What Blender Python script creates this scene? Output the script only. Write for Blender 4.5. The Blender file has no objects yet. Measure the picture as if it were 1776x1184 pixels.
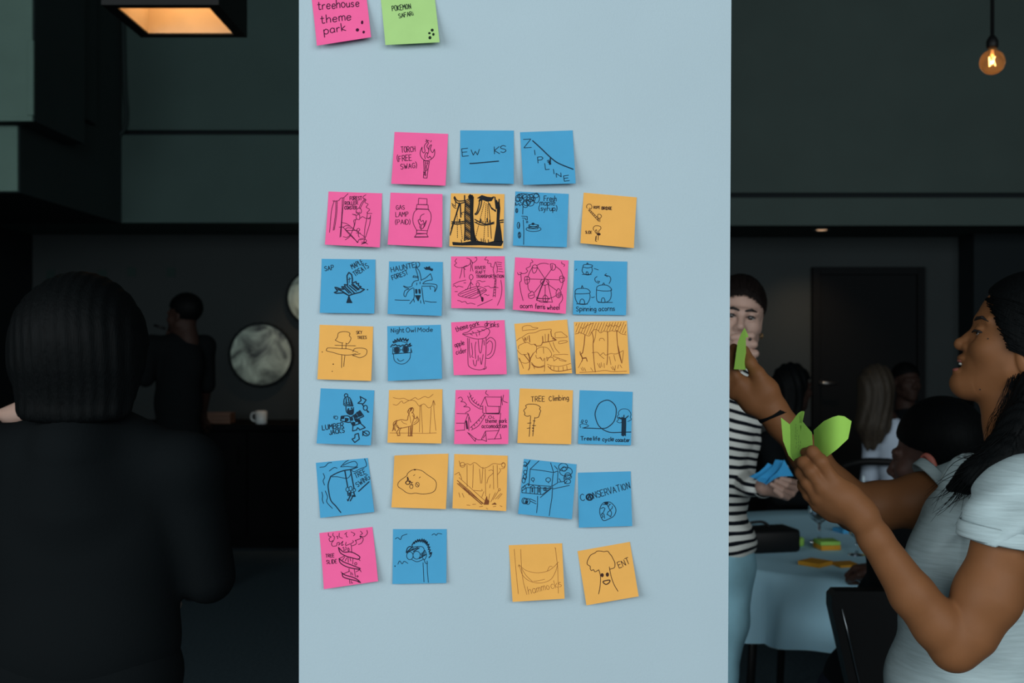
import bpy, math, random
import numpy as np
from mathutils import Vector, Matrix

# ---------------------------------------------------------------- camera, world, light, exposure
SC = bpy.context.scene
COL = SC.collection
PXF = 1776 * 40.0 / 36.0            # focal length in pixels of the 1776 px wide frame
EYE = 1.52                          # lens height
D0 = 1.5956                         # distance to the face of the pillar

cam_data = bpy.data.cameras.new('camera')
cam_data.lens = 40.0; cam_data.sensor_width = 36.0; cam_data.sensor_fit = 'HORIZONTAL'
cam_data.clip_start = 0.05
cam_data.dof.use_dof = True; cam_data.dof.focus_distance = 1.63; cam_data.dof.aperture_fstop = 7.1
cam = bpy.data.objects.new('camera', cam_data); COL.objects.link(cam)
cam.location = (0, 0, EYE); cam.rotation_euler = (math.pi / 2, 0, 0)
SC.camera = cam

world = bpy.data.worlds.new('world'); SC.world = world; world.use_nodes = True
world.node_tree.nodes['Background'].inputs[0].default_value = (0.35, 0.6, 0.75, 1)
world.node_tree.nodes['Background'].inputs[1].default_value = 0.05

def area_light(name, loc, target, sx, sy, power, color):
    l = bpy.data.lights.new(name, 'AREA'); l.shape = 'RECTANGLE'; l.size = sx; l.size_y = sy
    l.energy = power; l.color = color
    o = bpy.data.objects.new(name, l); COL.objects.link(o); o.location = loc
    o.rotation_euler = (Vector(target) - Vector(loc)).to_track_quat('-Z', 'Y').to_euler()
    return o
# daylight through the tall window behind the photographer
WIN_X0, WIN_X1, WIN_Z0, WIN_Z1, REAR_Y = -1.4, 6.2, 1.3, 4.3, -4.2
area_light('window_daylight', ((WIN_X0 + WIN_X1) / 2, REAR_Y - 0.02, (WIN_Z0 + WIN_Z1) / 2),
           ((WIN_X0 + WIN_X1) / 2, REAR_Y + 4, (WIN_Z0 + WIN_Z1) / 2 - 0.9), WIN_X1 - WIN_X0, WIN_Z1 - WIN_Z0, 335, (0.90, 0.975, 1.0))
# an added, unseen window in the left wall to light the tablecloth side
LW_Y0, LW_Y1, LW_Z0, LW_Z1, LEFT_WALL_X = -3.2, 0.6, 1.0, 3.6, -3.75
area_light('added_side_light', (LEFT_WALL_X - 0.02, (LW_Y0 + LW_Y1) / 2, (LW_Z0 + LW_Z1) / 2), (0.5, 2.4, 1.0), LW_Y1 - LW_Y0, LW_Z1 - LW_Z0, 175, (0.88, 0.97, 1.0))
SC.view_settings.view_transform = 'Standard'; SC.view_settings.look = 'None'
SC.view_settings.exposure = 0.0; SC.view_settings.gamma = 1.0; SC.view_settings.use_curve_mapping = False

# ---------------------------------------------------------------- helpers
def P(px, py, d):
    """world point seen at pixel (px, py) of the 1776x1184 frame at distance d"""
    return np.array(((px - 888.0) * d / PXF, d, EYE - (py - 592.0) * d / PXF))

MATS = {}
def srgb(r, g, b):
    f = lambda c: (c / 255) / 12.92 if c <= 10 else ((c / 255 + 0.055) / 1.055) ** 2.4
    return (f(r), f(g), f(b), 1)

def mat(name, color, rough=0.6, metal=0.0, spec=0.5, noise=0.0, nscale=20, stretch=(1, 1, 1), bump=0.0, bscale=80,
        bstretch=(1, 1, 1), emit=None, estr=0, trans=0, ior=1.45, sss=0, coat=0, alpha=1, wave=False):
    if name in MATS: return MATS[name]
    m = bpy.data.materials.new(name); m.use_nodes = True
    nt = m.node_tree; b = nt.nodes['Principled BSDF']
    if len(color) == 3: color = (*color, 1)
    b.inputs['Base Color'].default_value = color
    b.inputs['Roughness'].default_value = rough; b.inputs['Metallic'].default_value = metal
    b.inputs['Specular IOR Level'].default_value = spec
    b.inputs['Transmission Weight'].default_value = trans; b.inputs['IOR'].default_value = ior
    b.inputs['Coat Weight'].default_value = coat
    b.inputs['Alpha'].default_value = alpha
    if sss:
        b.inputs['Subsurface Weight'].default_value = sss
        b.inputs['Subsurface Radius'].default_value = (0.012, 0.005, 0.003); b.inputs['Subsurface Scale'].default_value = 1.0
    if emit:
        b.inputs['Emission Color'].default_value = (*emit[:3], 1); b.inputs['Emission Strength'].default_value = estr
    geo = nt.nodes.new('ShaderNodeNewGeometry')
    def noisetex(sc, st):
        mp = nt.nodes.new('ShaderNodeMapping'); mp.inputs['Scale'].default_value = st
        nt.links.new(geo.outputs['Position'], mp.inputs['Vector'])
        n = nt.nodes.new('ShaderNodeTexNoise'); n.inputs['Scale'].default_value = sc; n.inputs['Detail'].default_value = 5
        nt.links.new(mp.outputs[0], n.inputs['Vector']); return n
    if noise:
        n = noisetex(nscale, stretch)
        r = nt.nodes.new('ShaderNodeMapRange'); r.inputs['From Min'].default_value = 0.25; r.inputs['From Max'].default_value = 0.75
        r.inputs['To Min'].default_value = 1 - noise; r.inputs['To Max'].default_value = 1 + noise
        nt.links.new(n.outputs['Fac'], r.inputs['Value'])
        mx = nt.nodes.new('ShaderNodeMix'); mx.data_type = 'RGBA'; mx.blend_type = 'MULTIPLY'; mx.inputs[0].default_value = 1
        mx.inputs[6].default_value = color
        nt.links.new(r.outputs[0], mx.inputs[7]); nt.links.new(mx.outputs[2], b.inputs['Base Color'])
    if bump:
        n = noisetex(bscale, bstretch)
        bp = nt.nodes.new('ShaderNodeBump'); bp.inputs['Strength'].default_value = bump; bp.inputs['Distance'].default_value = 0.004
        nt.links.new(n.outputs['Fac'], bp.inputs['Height']); nt.links.new(bp.outputs[0], b.inputs['Normal'])
    MATS[name] = m
    return m

def link(name, me, parent=None, material=None, smooth=True):
    o = bpy.data.objects.new(name, me); COL.objects.link(o)
    if parent is not None: o.parent = parent
    if material is not None: me.materials.append(material)
    if smooth and len(me.polygons):
        me.polygons.foreach_set('use_smooth', [True] * len(me.polygons))
    return o

def mesh(name, verts, faces, parent=None, material=None, smooth=False):
    """verts are world positions; a parent Empty only translates, so they are moved to its frame"""
    v = np.asarray(verts, dtype=float)
    if parent is not None:
        off = np.zeros(3); p = parent
        while p is not None:
            off += np.array(p.location); p = p.parent
        v = v - off
    me = bpy.data.meshes.new(name); me.from_pydata([tuple(x) for x in v], [], faces); me.update()
    return link(name, me, parent, material, smooth)

def tag(o, label, cat, group=None, kind=None):
    if label: o['label'] = label
    if cat: o['category'] = cat
    if group: o['group'] = group
    if kind: o['kind'] = kind
    return o

def thing(name, loc, label, cat, group=None):
    o = bpy.data.objects.new(name, None); COL.objects.link(o); o.location = tuple(loc); o.empty_display_size = 0.1
    return tag(o, label, cat, group)

def copy_tree(o, parent=None):
    c = o.copy(); COL.objects.link(c); c.parent = parent
    for ch in list(o.children): copy_tree(ch, c)
    return c

def box_geo(x0, x1, y0, y1, z0, z1, bev=0.0):
    """a box, with bevelled edges when bev > 0"""
    if bev <= 0:
        v = [(x, y, z) for x in (x0, x1) for y in (y0, y1) for z in (z0, z1)]
        return v, [(0, 1, 3, 2), (4, 6, 7, 5), (0, 4, 5, 1), (2, 3, 7, 6), (0, 2, 6, 4), (1, 5, 7, 3)]
    import bmesh
    bm = bmesh.new(); bmesh.ops.create_cube(bm, size=1)
    for w in bm.verts:
        w.co = ((x0 + x1) / 2 + w.co.x * (x1 - x0), (y0 + y1) / 2 + w.co.y * (y1 - y0), (z0 + z1) / 2 + w.co.z * (z1 - z0))
    bmesh.ops.bevel(bm, geom=bm.edges[:], offset=bev, segments=2, profile=0.5, affect='EDGES')
    bm.verts.index_update()
    v = [tuple(w.co) for w in bm.verts]; f = [tuple(q.index for q in p.verts) for p in bm.faces]; bm.free()
    return v, f

def box(name, x0, x1, y0, y1, z0, z1, material, parent=None, bev=0.0, rot=0.0):
    v, f = box_geo(x0, x1, y0, y1, z0, z1, bev)
    if rot:
        cx, cy = (x0 + x1) / 2, (y0 + y1) / 2; c, s = math.cos(rot), math.sin(rot)
        v = [(cx + (a - cx) * c - (b - cy) * s, cy + (a - cx) * s + (b - cy) * c, d) for a, b, d in v]
    return mesh(name, v, f, parent, material)

def struct(o):
    o['kind'] = 'structure'; return o

def lathe_geo(profile, c, n=32):
    v = []; f = []
    for (r, z) in profile:
        for k in range(n):
            a = 2 * math.pi * k / n; v.append((c[0] + r * math.cos(a), c[1] + r * math.sin(a), c[2] + z))
    for i in range(len(profile) - 1):
        for k in range(n):
            f.append((i * n + k, i * n + (k + 1) % n, (i + 1) * n + (k + 1) % n, (i + 1) * n + k))
    return v, f

def tube_geo(pts, rad, n=6, base=0, flat=None):
    """tapered tube along pts; rad a number or a list"""
    pts = [np.asarray(p, float) for p in pts]; m = len(pts)
    if not hasattr(rad, '__len__'): rad = [rad] * m
    v = []; f = []; up = np.array((0.13, 0.21, 0.97))
    for i in range(m):
        t = pts[min(i + 1, m - 1)] - pts[max(i - 1, 0)]; t = t / (np.linalg.norm(t) + 1e-9)
        a = np.cross(t, up); a /= np.linalg.norm(a) + 1e-9; b = np.cross(t, a)
        for k in range(n):
            w = 2 * math.pi * k / n; v.append(pts[i] + rad[i] * (math.cos(w) * a + math.sin(w) * b))
    for i in range(m - 1):
        for k in range(n):
            f.append((base + i * n + k, base + i * n + (k + 1) % n, base + (i + 1) * n + (k + 1) % n, base + (i + 1) * n + k))
    f.append(tuple(base + k for k in range(n))[::-1]); f.append(tuple(base + (m - 1) * n + k for k in range(n)))
    return v, f

def crom(pts, n=6):
    """Catmull-Rom through pts"""
    p = [np.asarray(q, float) for q in pts]
    if len(p) < 3: return p
    closed = np.linalg.norm(p[0] - p[-1]) < 1e-6
    ext = [p[-2] if closed else 2 * p[0] - p[1]] + p + [p[1] if closed else 2 * p[-1] - p[-2]]
    out = []
    for i in range(1, len(ext) - 2):
        a, b, c, d = ext[i - 1], ext[i], ext[i + 1], ext[i + 2]
        for k in range(n):
            t = k / n
            out.append(0.5 * (2 * b + (c - a) * t + (2 * a - 5 * b + 4 * c - d) * t * t + (3 * b - a - 3 * c + d) * t ** 3))
    out.append(p[-1]); return out

# ---------------------------------------------------------------- implicit surfaces (smooth unions of limbs, meshed by surface nets)
class Sdf:
    def __init__(s): s.pr = []; s.post = []
    def cone(s, a, b, ra, rb, k=0.015, op=0):
        s.pr.append(('c', np.asarray(a, float), np.asarray(b, float), ra, rb, k, op)); return s
    def chain(s, pts, rads, k=0.015, op=0):
        for i in range(len(pts) - 1): s.cone(pts[i], pts[i + 1], rads[i], rads[i + 1], k, op)
        return s
    def ball(s, c, r, k=0.015, op=0): return s.ell(c, (r, r, r), None, k, op)
    def ell(s, c, r, R=None, k=0.015, op=0):
        s.pr.append(('e', np.asarray(c, float), np.asarray(r, float), R, 0, k, op)); return s
    def clip(s, fn, k=0.0): s.post.append((fn, k, 'max')); return s       # keep where fn < 0
    def disp(s, fn): s.post.append((fn, 0, 'add')); return s
    def build(s, vox, pad=None):
        los = []; his = []
        for q in s.pr:
            if q[6]: continue
            if q[0] == 'c':
                los.append(np.minimum(q[1] - q[3], q[2] - q[4])); his.append(np.maximum(q[1] + q[3], q[2] + q[4]))
            else:
                m = np.full(3, q[2].max()) if q[3] is not None else q[2]
                los.append(q[1] - m); his.append(q[1] + m)
        lo = np.min(los, 0) - 3 * vox - 0.008; hi = np.max(his, 0) + 3 * vox + 0.008
        n = np.ceil((hi - lo) / vox).astype(int) + 1
        ax = [(lo[i] + np.arange(n[i]) * vox).astype(np.float32) for i in range(3)]
        F = np.full(n, 0.5, np.float32)
        for q in s.pr:
            k = q[5]
            if q[0] == 'c':
                l = np.minimum(q[1] - q[3], q[2] - q[4]); h = np.maximum(q[1] + q[3], q[2] + q[4])
            else:
                m = np.full(3, q[2].max()) if q[3] is not None else q[2]
                l = q[1] - m; h = q[1] + m
            i0 = np.clip(np.floor((l - k - 2 * vox - lo) / vox).astype(int), 0, n - 1); i1 = np.clip(np.ceil((h + k + 2 * vox - lo) / vox).astype(int) + 1, 1, n)
            if (i1 <= i0).any(): continue
            sl = tuple(slice(i0[i], i1[i]) for i in range(3))
            X = ax[0][sl[0]][:, None, None]; Y = ax[1][sl[1]][None, :, None]; Z = ax[2][sl[2]][None, None, :]
            if q[0] == 'c':
                a, b, ra, rb = q[1], q[2], q[3], q[4]; ab = b - a; L = float(ab @ ab) + 1e-12
                t = np.clip(((X - a[0]) * ab[0] + (Y - a[1]) * ab[1] + (Z - a[2]) * ab[2]) / L, 0, 1)
                d = np.sqrt((X - a[0] - t * ab[0]) ** 2 + (Y - a[1] - t * ab[1]) ** 2 + (Z - a[2] - t * ab[2]) ** 2) - (ra + (rb - ra) * t)
            else:
                c, r, R = q[1], q[2], q[3]
                x, y, z = X - c[0], Y - c[1], Z - c[2]
                if R is not None:
                    x, y, z = (R[0, 0] * x + R[1, 0] * y + R[2, 0] * z, R[0, 1] * x + R[1, 1] * y + R[2, 1] * z, R[0, 2] * x + R[1, 2] * y + R[2, 2] * z)
                k0 = np.sqrt((x / r[0]) ** 2 + (y / r[1]) ** 2 + (z / r[2]) ** 2); k1 = np.sqrt((x / r[0] ** 2) ** 2 + (y / r[1] ** 2) ** 2 + (z / r[2] ** 2) ** 2)
                d = k0 * (k0 - 1) / (k1 + 1e-9)
            G = F[sl]
            if q[6] == 0:
                hh = np.maximum(k - np.abs(G - d), 0) / max(k, 1e-6); F[sl] = np.minimum(G, d) - hh * hh * k * 0.25
            else:
                d = -d; hh = np.maximum(k - np.abs(G - d), 0) / max(k, 1e-6); F[sl] = np.maximum(G, d) + hh * hh * k * 0.25
        X = ax[0][:, None, None]; Y = ax[1][None, :, None]; Z = ax[2][None, None, :]
        for fn, k, how in s.post:
            d = fn(X, Y, Z)
            if how == 'max':
                if k > 0:
                    hh = np.maximum(k - np.abs(F - d), 0) / k; F = np.maximum(F, d) + hh * hh * k * 0.25
                else: F = np.maximum(F, d)
            else: F = F + d
        return surface_nets(F, lo, vox)

def surface_nets(F, lo, vox):
    F = F.astype(np.float32); S = F < 0
    n = np.array(F.shape)
    c = np.zeros(n - 1, np.int8)
    for dx in (0, 1):
        for dy in (0, 1):
            for dz in (0, 1):
                c += S[dx:n[0] - 1 + dx, dy:n[1] - 1 + dy, dz:n[2] - 1 + dz]
    act = np.argwhere((c > 0) & (c < 8))
    idx = np.full(n - 1, -1, np.int64); idx[act[:, 0], act[:, 1], act[:, 2]] = np.arange(len(act))
    cor = np.array([(a, b, d) for a in (0, 1) for b in (0, 1) for d in (0, 1)])
    V = np.stack([F[act[:, 0] + o[0], act[:, 1] + o[1], act[:, 2] + o[2]] for o in cor], 1)
    acc = np.zeros((len(act), 3)); cnt = np.zeros(len(act))
    for i in range(8):
        for j in range(i + 1, 8):
            if np.abs(cor[i] - cor[j]).sum() != 1: continue
            a, b = V[:, i], V[:, j]; m = (a < 0) != (b < 0)
            t = np.where(m, a / np.where(m, a - b, 1), 0)
            acc += np.where(m[:, None], cor[i] + t[:, None] * (cor[j] - cor[i]), 0); cnt += m
    verts = lo + (act + acc / cnt[:, None]) * vox
    faces = []
    for axis in range(3):
        u, w = (axis + 1) % 3, (axis + 2) % 3
        sl0 = [slice(1, -1)] * 3; sl1 = [slice(1, -1)] * 3
        sl0[axis] = slice(0, n[axis] - 1); sl1[axis] = slice(1, n[axis])
        A, B = S[tuple(sl0)], S[tuple(sl1)]
        e = np.argwhere(A != B); off = np.ones(3, int); off[axis] = 0; g = e + off
        inside = A[e[:, 0], e[:, 1], e[:, 2]]
        def cell(du, dw):
            h = g.copy(); h[:, u] -= du; h[:, w] -= dw; return idx[h[:, 0], h[:, 1], h[:, 2]]
        q = np.stack([cell(1, 1), cell(0, 1), cell(0, 0), cell(1, 0)], 1)
        q[~inside] = q[~inside][:, ::-1]
        faces.append(q)
    faces = np.concatenate(faces); faces = faces[(faces >= 0).all(1)]
    return verts, faces

def sdf_mesh(name, parts, parent, material, vox=None):
    """parts: list of (Sdf, voxel) joined into one mesh object"""
    VV = []; FF = []; b = 0
    for s, vx in parts:
        v, f = s.build(vx); VV.append(v); FF.append(f + b); b += len(v)
    V = np.concatenate(VV); Fc = np.concatenate(FF)
    if parent is not None:
        off = np.zeros(3); p = parent
        while p is not None: off += np.array(p.location); p = p.parent
        V = V - off
    me = bpy.data.meshes.new(name)
    me.vertices.add(len(V)); me.vertices.foreach_set('co', V.astype(np.float32).ravel())
    me.loops.add(len(Fc) * 4); me.loops.foreach_set('vertex_index', Fc.astype(np.int32).ravel())
    me.polygons.add(len(Fc)); me.polygons.foreach_set('loop_start', np.arange(0, len(Fc) * 4, 4, dtype=np.int32))
    me.update(calc_edges=True); me.validate()
    return link(name, me, parent, material, True)

def rotz(a):
    c, s = math.cos(a), math.sin(a); return np.array([[c, -s, 0], [s, c, 0], [0, 0, 1.0]])
def rotx(a):
    c, s = math.cos(a), math.sin(a); return np.array([[1.0, 0, 0], [0, c, -s], [0, s, c]])
def roty(a):
    c, s = math.cos(a), math.sin(a); return np.array([[c, 0, s], [0, 1.0, 0], [-s, 0, c]])

# ---------------------------------------------------------------- the room
LEFT_X, RIGHT_X, BACK_Y, CEIL_Z = -3.75, 6.5, 8.9, 4.7
M_floor = mat('dark_carpet', srgb(66, 82, 90), 0.95, noise=0.3, nscale=60, bump=0.3, bscale=300, spec=0.1)
M_ceil = mat('ceiling_paint', srgb(58, 66, 66), 0.9, noise=0.08, nscale=3)
M_wall = mat('back_wall_paint', srgb(52, 58, 59), 0.9, noise=0.06, nscale=2, bump=0.05, bscale=120, spec=0.2)
M_soffit = mat('soffit_paint', srgb(72, 92, 89), 0.85, noise=0.06, nscale=2.5, bump=0.05, bscale=120, spec=0.2)
M_soffit_r = mat('soffit_paint_warm', srgb(68, 81, 78), 0.85, noise=0.06, nscale=2.5, bump=0.05, bscale=120, spec=0.2)
M_duct = mat('duct_shade_tone', srgb(44, 56, 56), 0.85, noise=0.06, nscale=3, spec=0.2)  # shade of the duct's side faces put into a darker tone
M_duct_lit = mat('duct_lit_tone', srgb(112, 140, 130), 0.8, noise=0.06, nscale=6, spec=0.2)  # light on the duct's front put into a paler tone
M_dark = mat('charcoal_paint', srgb(24, 31, 34), 0.8, spec=0.2)
M_pillar = mat('pillar_paint', (0.395, 0.491, 0.540), 0.75, noise=0.02, nscale=5, bump=0.12, bscale=420, spec=0.15)
M_black = mat('satin_black', srgb(14, 15, 16), 0.5, spec=0.3)
M_door = mat('black_door_paint', srgb(13, 16, 18), 0.75, spec=0.15)
M_alu = mat('brushed_metal', srgb(170, 172, 172), 0.35, metal=1.0)

struct(box('floor', LEFT_X, RIGHT_X, REAR_Y, BACK_Y + 0.2, -0.1, 0, M_floor))
struct(box('ceiling', LEFT_X, RIGHT_X, REAR_Y, BACK_Y + 0.2, CEIL_Z, CEIL_Z + 0.1, M_ceil))
lv = []; lf = []
for (a, b, c, d) in ((REAR_Y, LW_Y0, 0, CEIL_Z), (LW_Y1, BACK_Y + 0.2, 0, CEIL_Z), (LW_Y0, LW_Y1, 0, LW_Z0), (LW_Y0, LW_Y1, LW_Z1, CEIL_Z)):
    v, f = box_geo(LEFT_X - 0.15, LEFT_X, a, b, c, d); lf += [tuple(i + len(lv) for i in q) for q in f]; lv += v
struct(mesh('wall_left', lv, lf, None, M_dark))
wl2 = thing('added_window', (LEFT_X, (LW_Y0 + LW_Y1) / 2, LW_Z0), None, None); struct(wl2)  # frame of the added side window
for (a, b, c, d) in ((LW_Y0, LW_Y0 + 0.05, LW_Z0, LW_Z1), (LW_Y1 - 0.05, LW_Y1, LW_Z0, LW_Z1), (LW_Y0, LW_Y1, LW_Z0, LW_Z0 + 0.05), (LW_Y0, LW_Y1, LW_Z1 - 0.05, LW_Z1), (-1.33, -1.27, LW_Z0, LW_Z1)):
    box('window_frame', LEFT_X - 0.005, LEFT_X + 0.03, a, b, c, d, M_black, wl2)
struct(box('wall_right', RIGHT_X, RIGHT_X + 0.15, REAR_Y, BACK_Y + 0.2, 0, CEIL_Z, M_wall))
struct(box('wall_back', LEFT_X, RIGHT_X, BACK_Y, BACK_Y + 0.2, 0, CEIL_Z, M_wall))
# rear wall, behind the photographer, around the window opening
rv = []; rf = []
for (a, b, c, d) in ((LEFT_X, WIN_X0, 0, CEIL_Z), (WIN_X1, RIGHT_X, 0, CEIL_Z), (WIN_X0, WIN_X1, 0, WIN_Z0), (WIN_X0, WIN_X1, WIN_Z1, CEIL_Z)):
    v, f = box_geo(a, b, REAR_Y - 0.2, REAR_Y, c, d); rf += [tuple(i + len(rv) for i in q) for q in f]; rv += v
struct(mesh('wall_rear', rv, rf, None, M_wall))
wn = thing('window_1', ((WIN_X0 + WIN_X1) / 2, REAR_Y, WIN_Z0), None, None); struct(wn)
for (a, b, c, d) in ((WIN_X0, WIN_X0 + 0.05, WIN_Z0, WIN_Z1), (WIN_X1 - 0.05, WIN_X1, WIN_Z0, WIN_Z1),
                     (WIN_X0, WIN_X1, WIN_Z0, WIN_Z0 + 0.05), (WIN_X0, WIN_X1, WIN_Z1 - 0.05, WIN_Z1), (2.37, 2.43, WIN_Z0, WIN_Z1)):
    box('window_frame', a, b, REAR_Y - 0.005, REAR_Y + 0.03, c, d, M_black, wn)

# soffit across the back of the room, in two boards with a gap, its shade put into a dark backing
SOF_Y = 8.0; SOF_Z = EYE + (592 - 386) * SOF_Y / PXF
zl = EYE + (592 - 229) * SOF_Y / PXF; zr = EYE + (592 - 338) * SOF_Y / PXF
XS = 0.0
so = thing('wall_soffit', (0, SOF_Y, SOF_Z), None, None); struct(so)
box('soffit_board', LEFT_X, XS, SOF_Y, BACK_Y, SOF_Z, zl - 0.02, M_soffit, so)
box('soffit_board', LEFT_X, XS, SOF_Y + 0.03, BACK_Y, zl + 0.02, CEIL_Z, M_soffit, so)
box('soffit_gap', LEFT_X, XS, SOF_Y + 0.07, BACK_Y, zl - 0.02, zl + 0.02, M_dark, so)
box('soffit_board', XS, RIGHT_X, SOF_Y, BACK_Y, SOF_Z - 0.02, zr - 0.02, M_soffit_r, so)
box('soffit_board', XS, RIGHT_X, SOF_Y + 0.03, BACK_Y, zr + 0.02, CEIL_Z, M_soffit_r, so)
box('soffit_gap', XS, RIGHT_X, SOF_Y + 0.07, BACK_Y, zr - 0.02, zr + 0.02, M_dark, so)
# boxed-in duct along the left wall
du = thing('wall_duct', (-3.2, 6.3, SOF_Z), None, None); struct(du)
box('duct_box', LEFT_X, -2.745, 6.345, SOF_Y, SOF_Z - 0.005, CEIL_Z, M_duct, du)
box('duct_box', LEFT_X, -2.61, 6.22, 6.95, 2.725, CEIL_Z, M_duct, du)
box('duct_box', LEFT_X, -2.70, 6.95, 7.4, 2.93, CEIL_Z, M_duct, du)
box('duct_lit_front', LEFT_X, -2.75, 6.325, 6.345, SOF_Z, 2.72, M_duct_lit, du, bev=0.004)  # thin slab added to carry the lit front tone
box('duct_lit_front', LEFT_X, -2.615, 6.20, 6.22, 2.735, CEIL_Z, M_duct_lit, du, bev=0.004)
box('duct_trim', -2.64, -2.605, 6.19, 6.215, 2.75, 3.16, M_duct_lit, du, bev=0.004)
box('duct_trim', LEFT_X, -2.612, 6.195, 6.22, 2.72, 2.745, M_duct_lit, du, bev=0.003)

cb = crom([P(213, -60, 7.97), P(214, 60, 7.97), P(216, 150, 7.97), P(219, 195, 7.97), P(216, 222, 7.97), P(207, 234, 7.975), P(204, 236, 7.978)], 6)
v, f = tube_geo(cb, 0.016, 8)
tag(mesh('cable', v, f, None, M_duct, True), 'thick grey cable running down the wall beside the boxed duct', 'cable')

# charcoal partition at the right of the back wall
struct(box('wall_partition', P(1680, 0, 8.7)[0], RIGHT_X, 8.6, BACK_Y, 0, SOF_Z - 0.02, M_dark))

# black door in the back wall
x0, x1 = P(1408, 0, 8.87)[0], P(1603, 0, 8.87)[0]; zt = P(0, 463, 8.87)[2]
dr = thing('door_1', ((x0 + x1) / 2, BACK_Y, 0), None, None); struct(dr)
box('door_panel', x0 + 0.06, x1 - 0.06, 8.865, 8.9, 0.005, zt - 0.06, M_door, dr, bev=0.004)
for a, b, c, d in ((x0, x0 + 0.06, 0, zt), (x1 - 0.06, x1, 0, zt), (x0 + 0.06, x1 - 0.06, zt - 0.06, zt)):
    box('door_frame', a, b, 8.84, 8.9, c, d, M_door, dr, bev=0.004)
hp = P(1424, 664, 8.8)
v, f = lathe_geo([(0.0, 0), (0.028, 0.0), (0.028, 0.008), (0.0, 0.008)], (0, 0, 0), 16)
v = [(hp[0] + a, 8.86 - c * 0.9, hp[2] + b) for a, b, c in v]
hv, hf = tube_geo([(hp[0], 8.86, hp[2]), (hp[0], 8.80, hp[2]), (hp[0] + 0.03, 8.795, hp[2]), (hp[0] + 0.12, 8.795, hp[2] - 0.004)], 0.010, 8, len(v))
mesh('door_handle', list(v) + list(hv), f + hf, dr, M_alu, True)

# the pillar: front face flush with the notes, its right edge a little out of plumb
xl = P(518.5, 0, D0)[0]; zb, zt_ = 0, CEIL_Z
def edge_r(z):
    py = 592 - (z - EYE) * PXF / D0
    return P(1268.5 - 6.0 * py / 1184, 0, D0)[0]
pv = []
for z in (zb, zt_):
    for y in (D0, D0 + 0.32): pv += [(xl, y, z), (edge_r(z), y, z)]
pf = [(0, 1, 5, 4), (3, 2, 6, 7), (2, 0, 4, 6), (1, 3, 7, 5), (0, 2, 3, 1), (4, 5, 7, 6)]
struct(mesh('wall_pillar', pv, pf, None, M_pillar))

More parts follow.
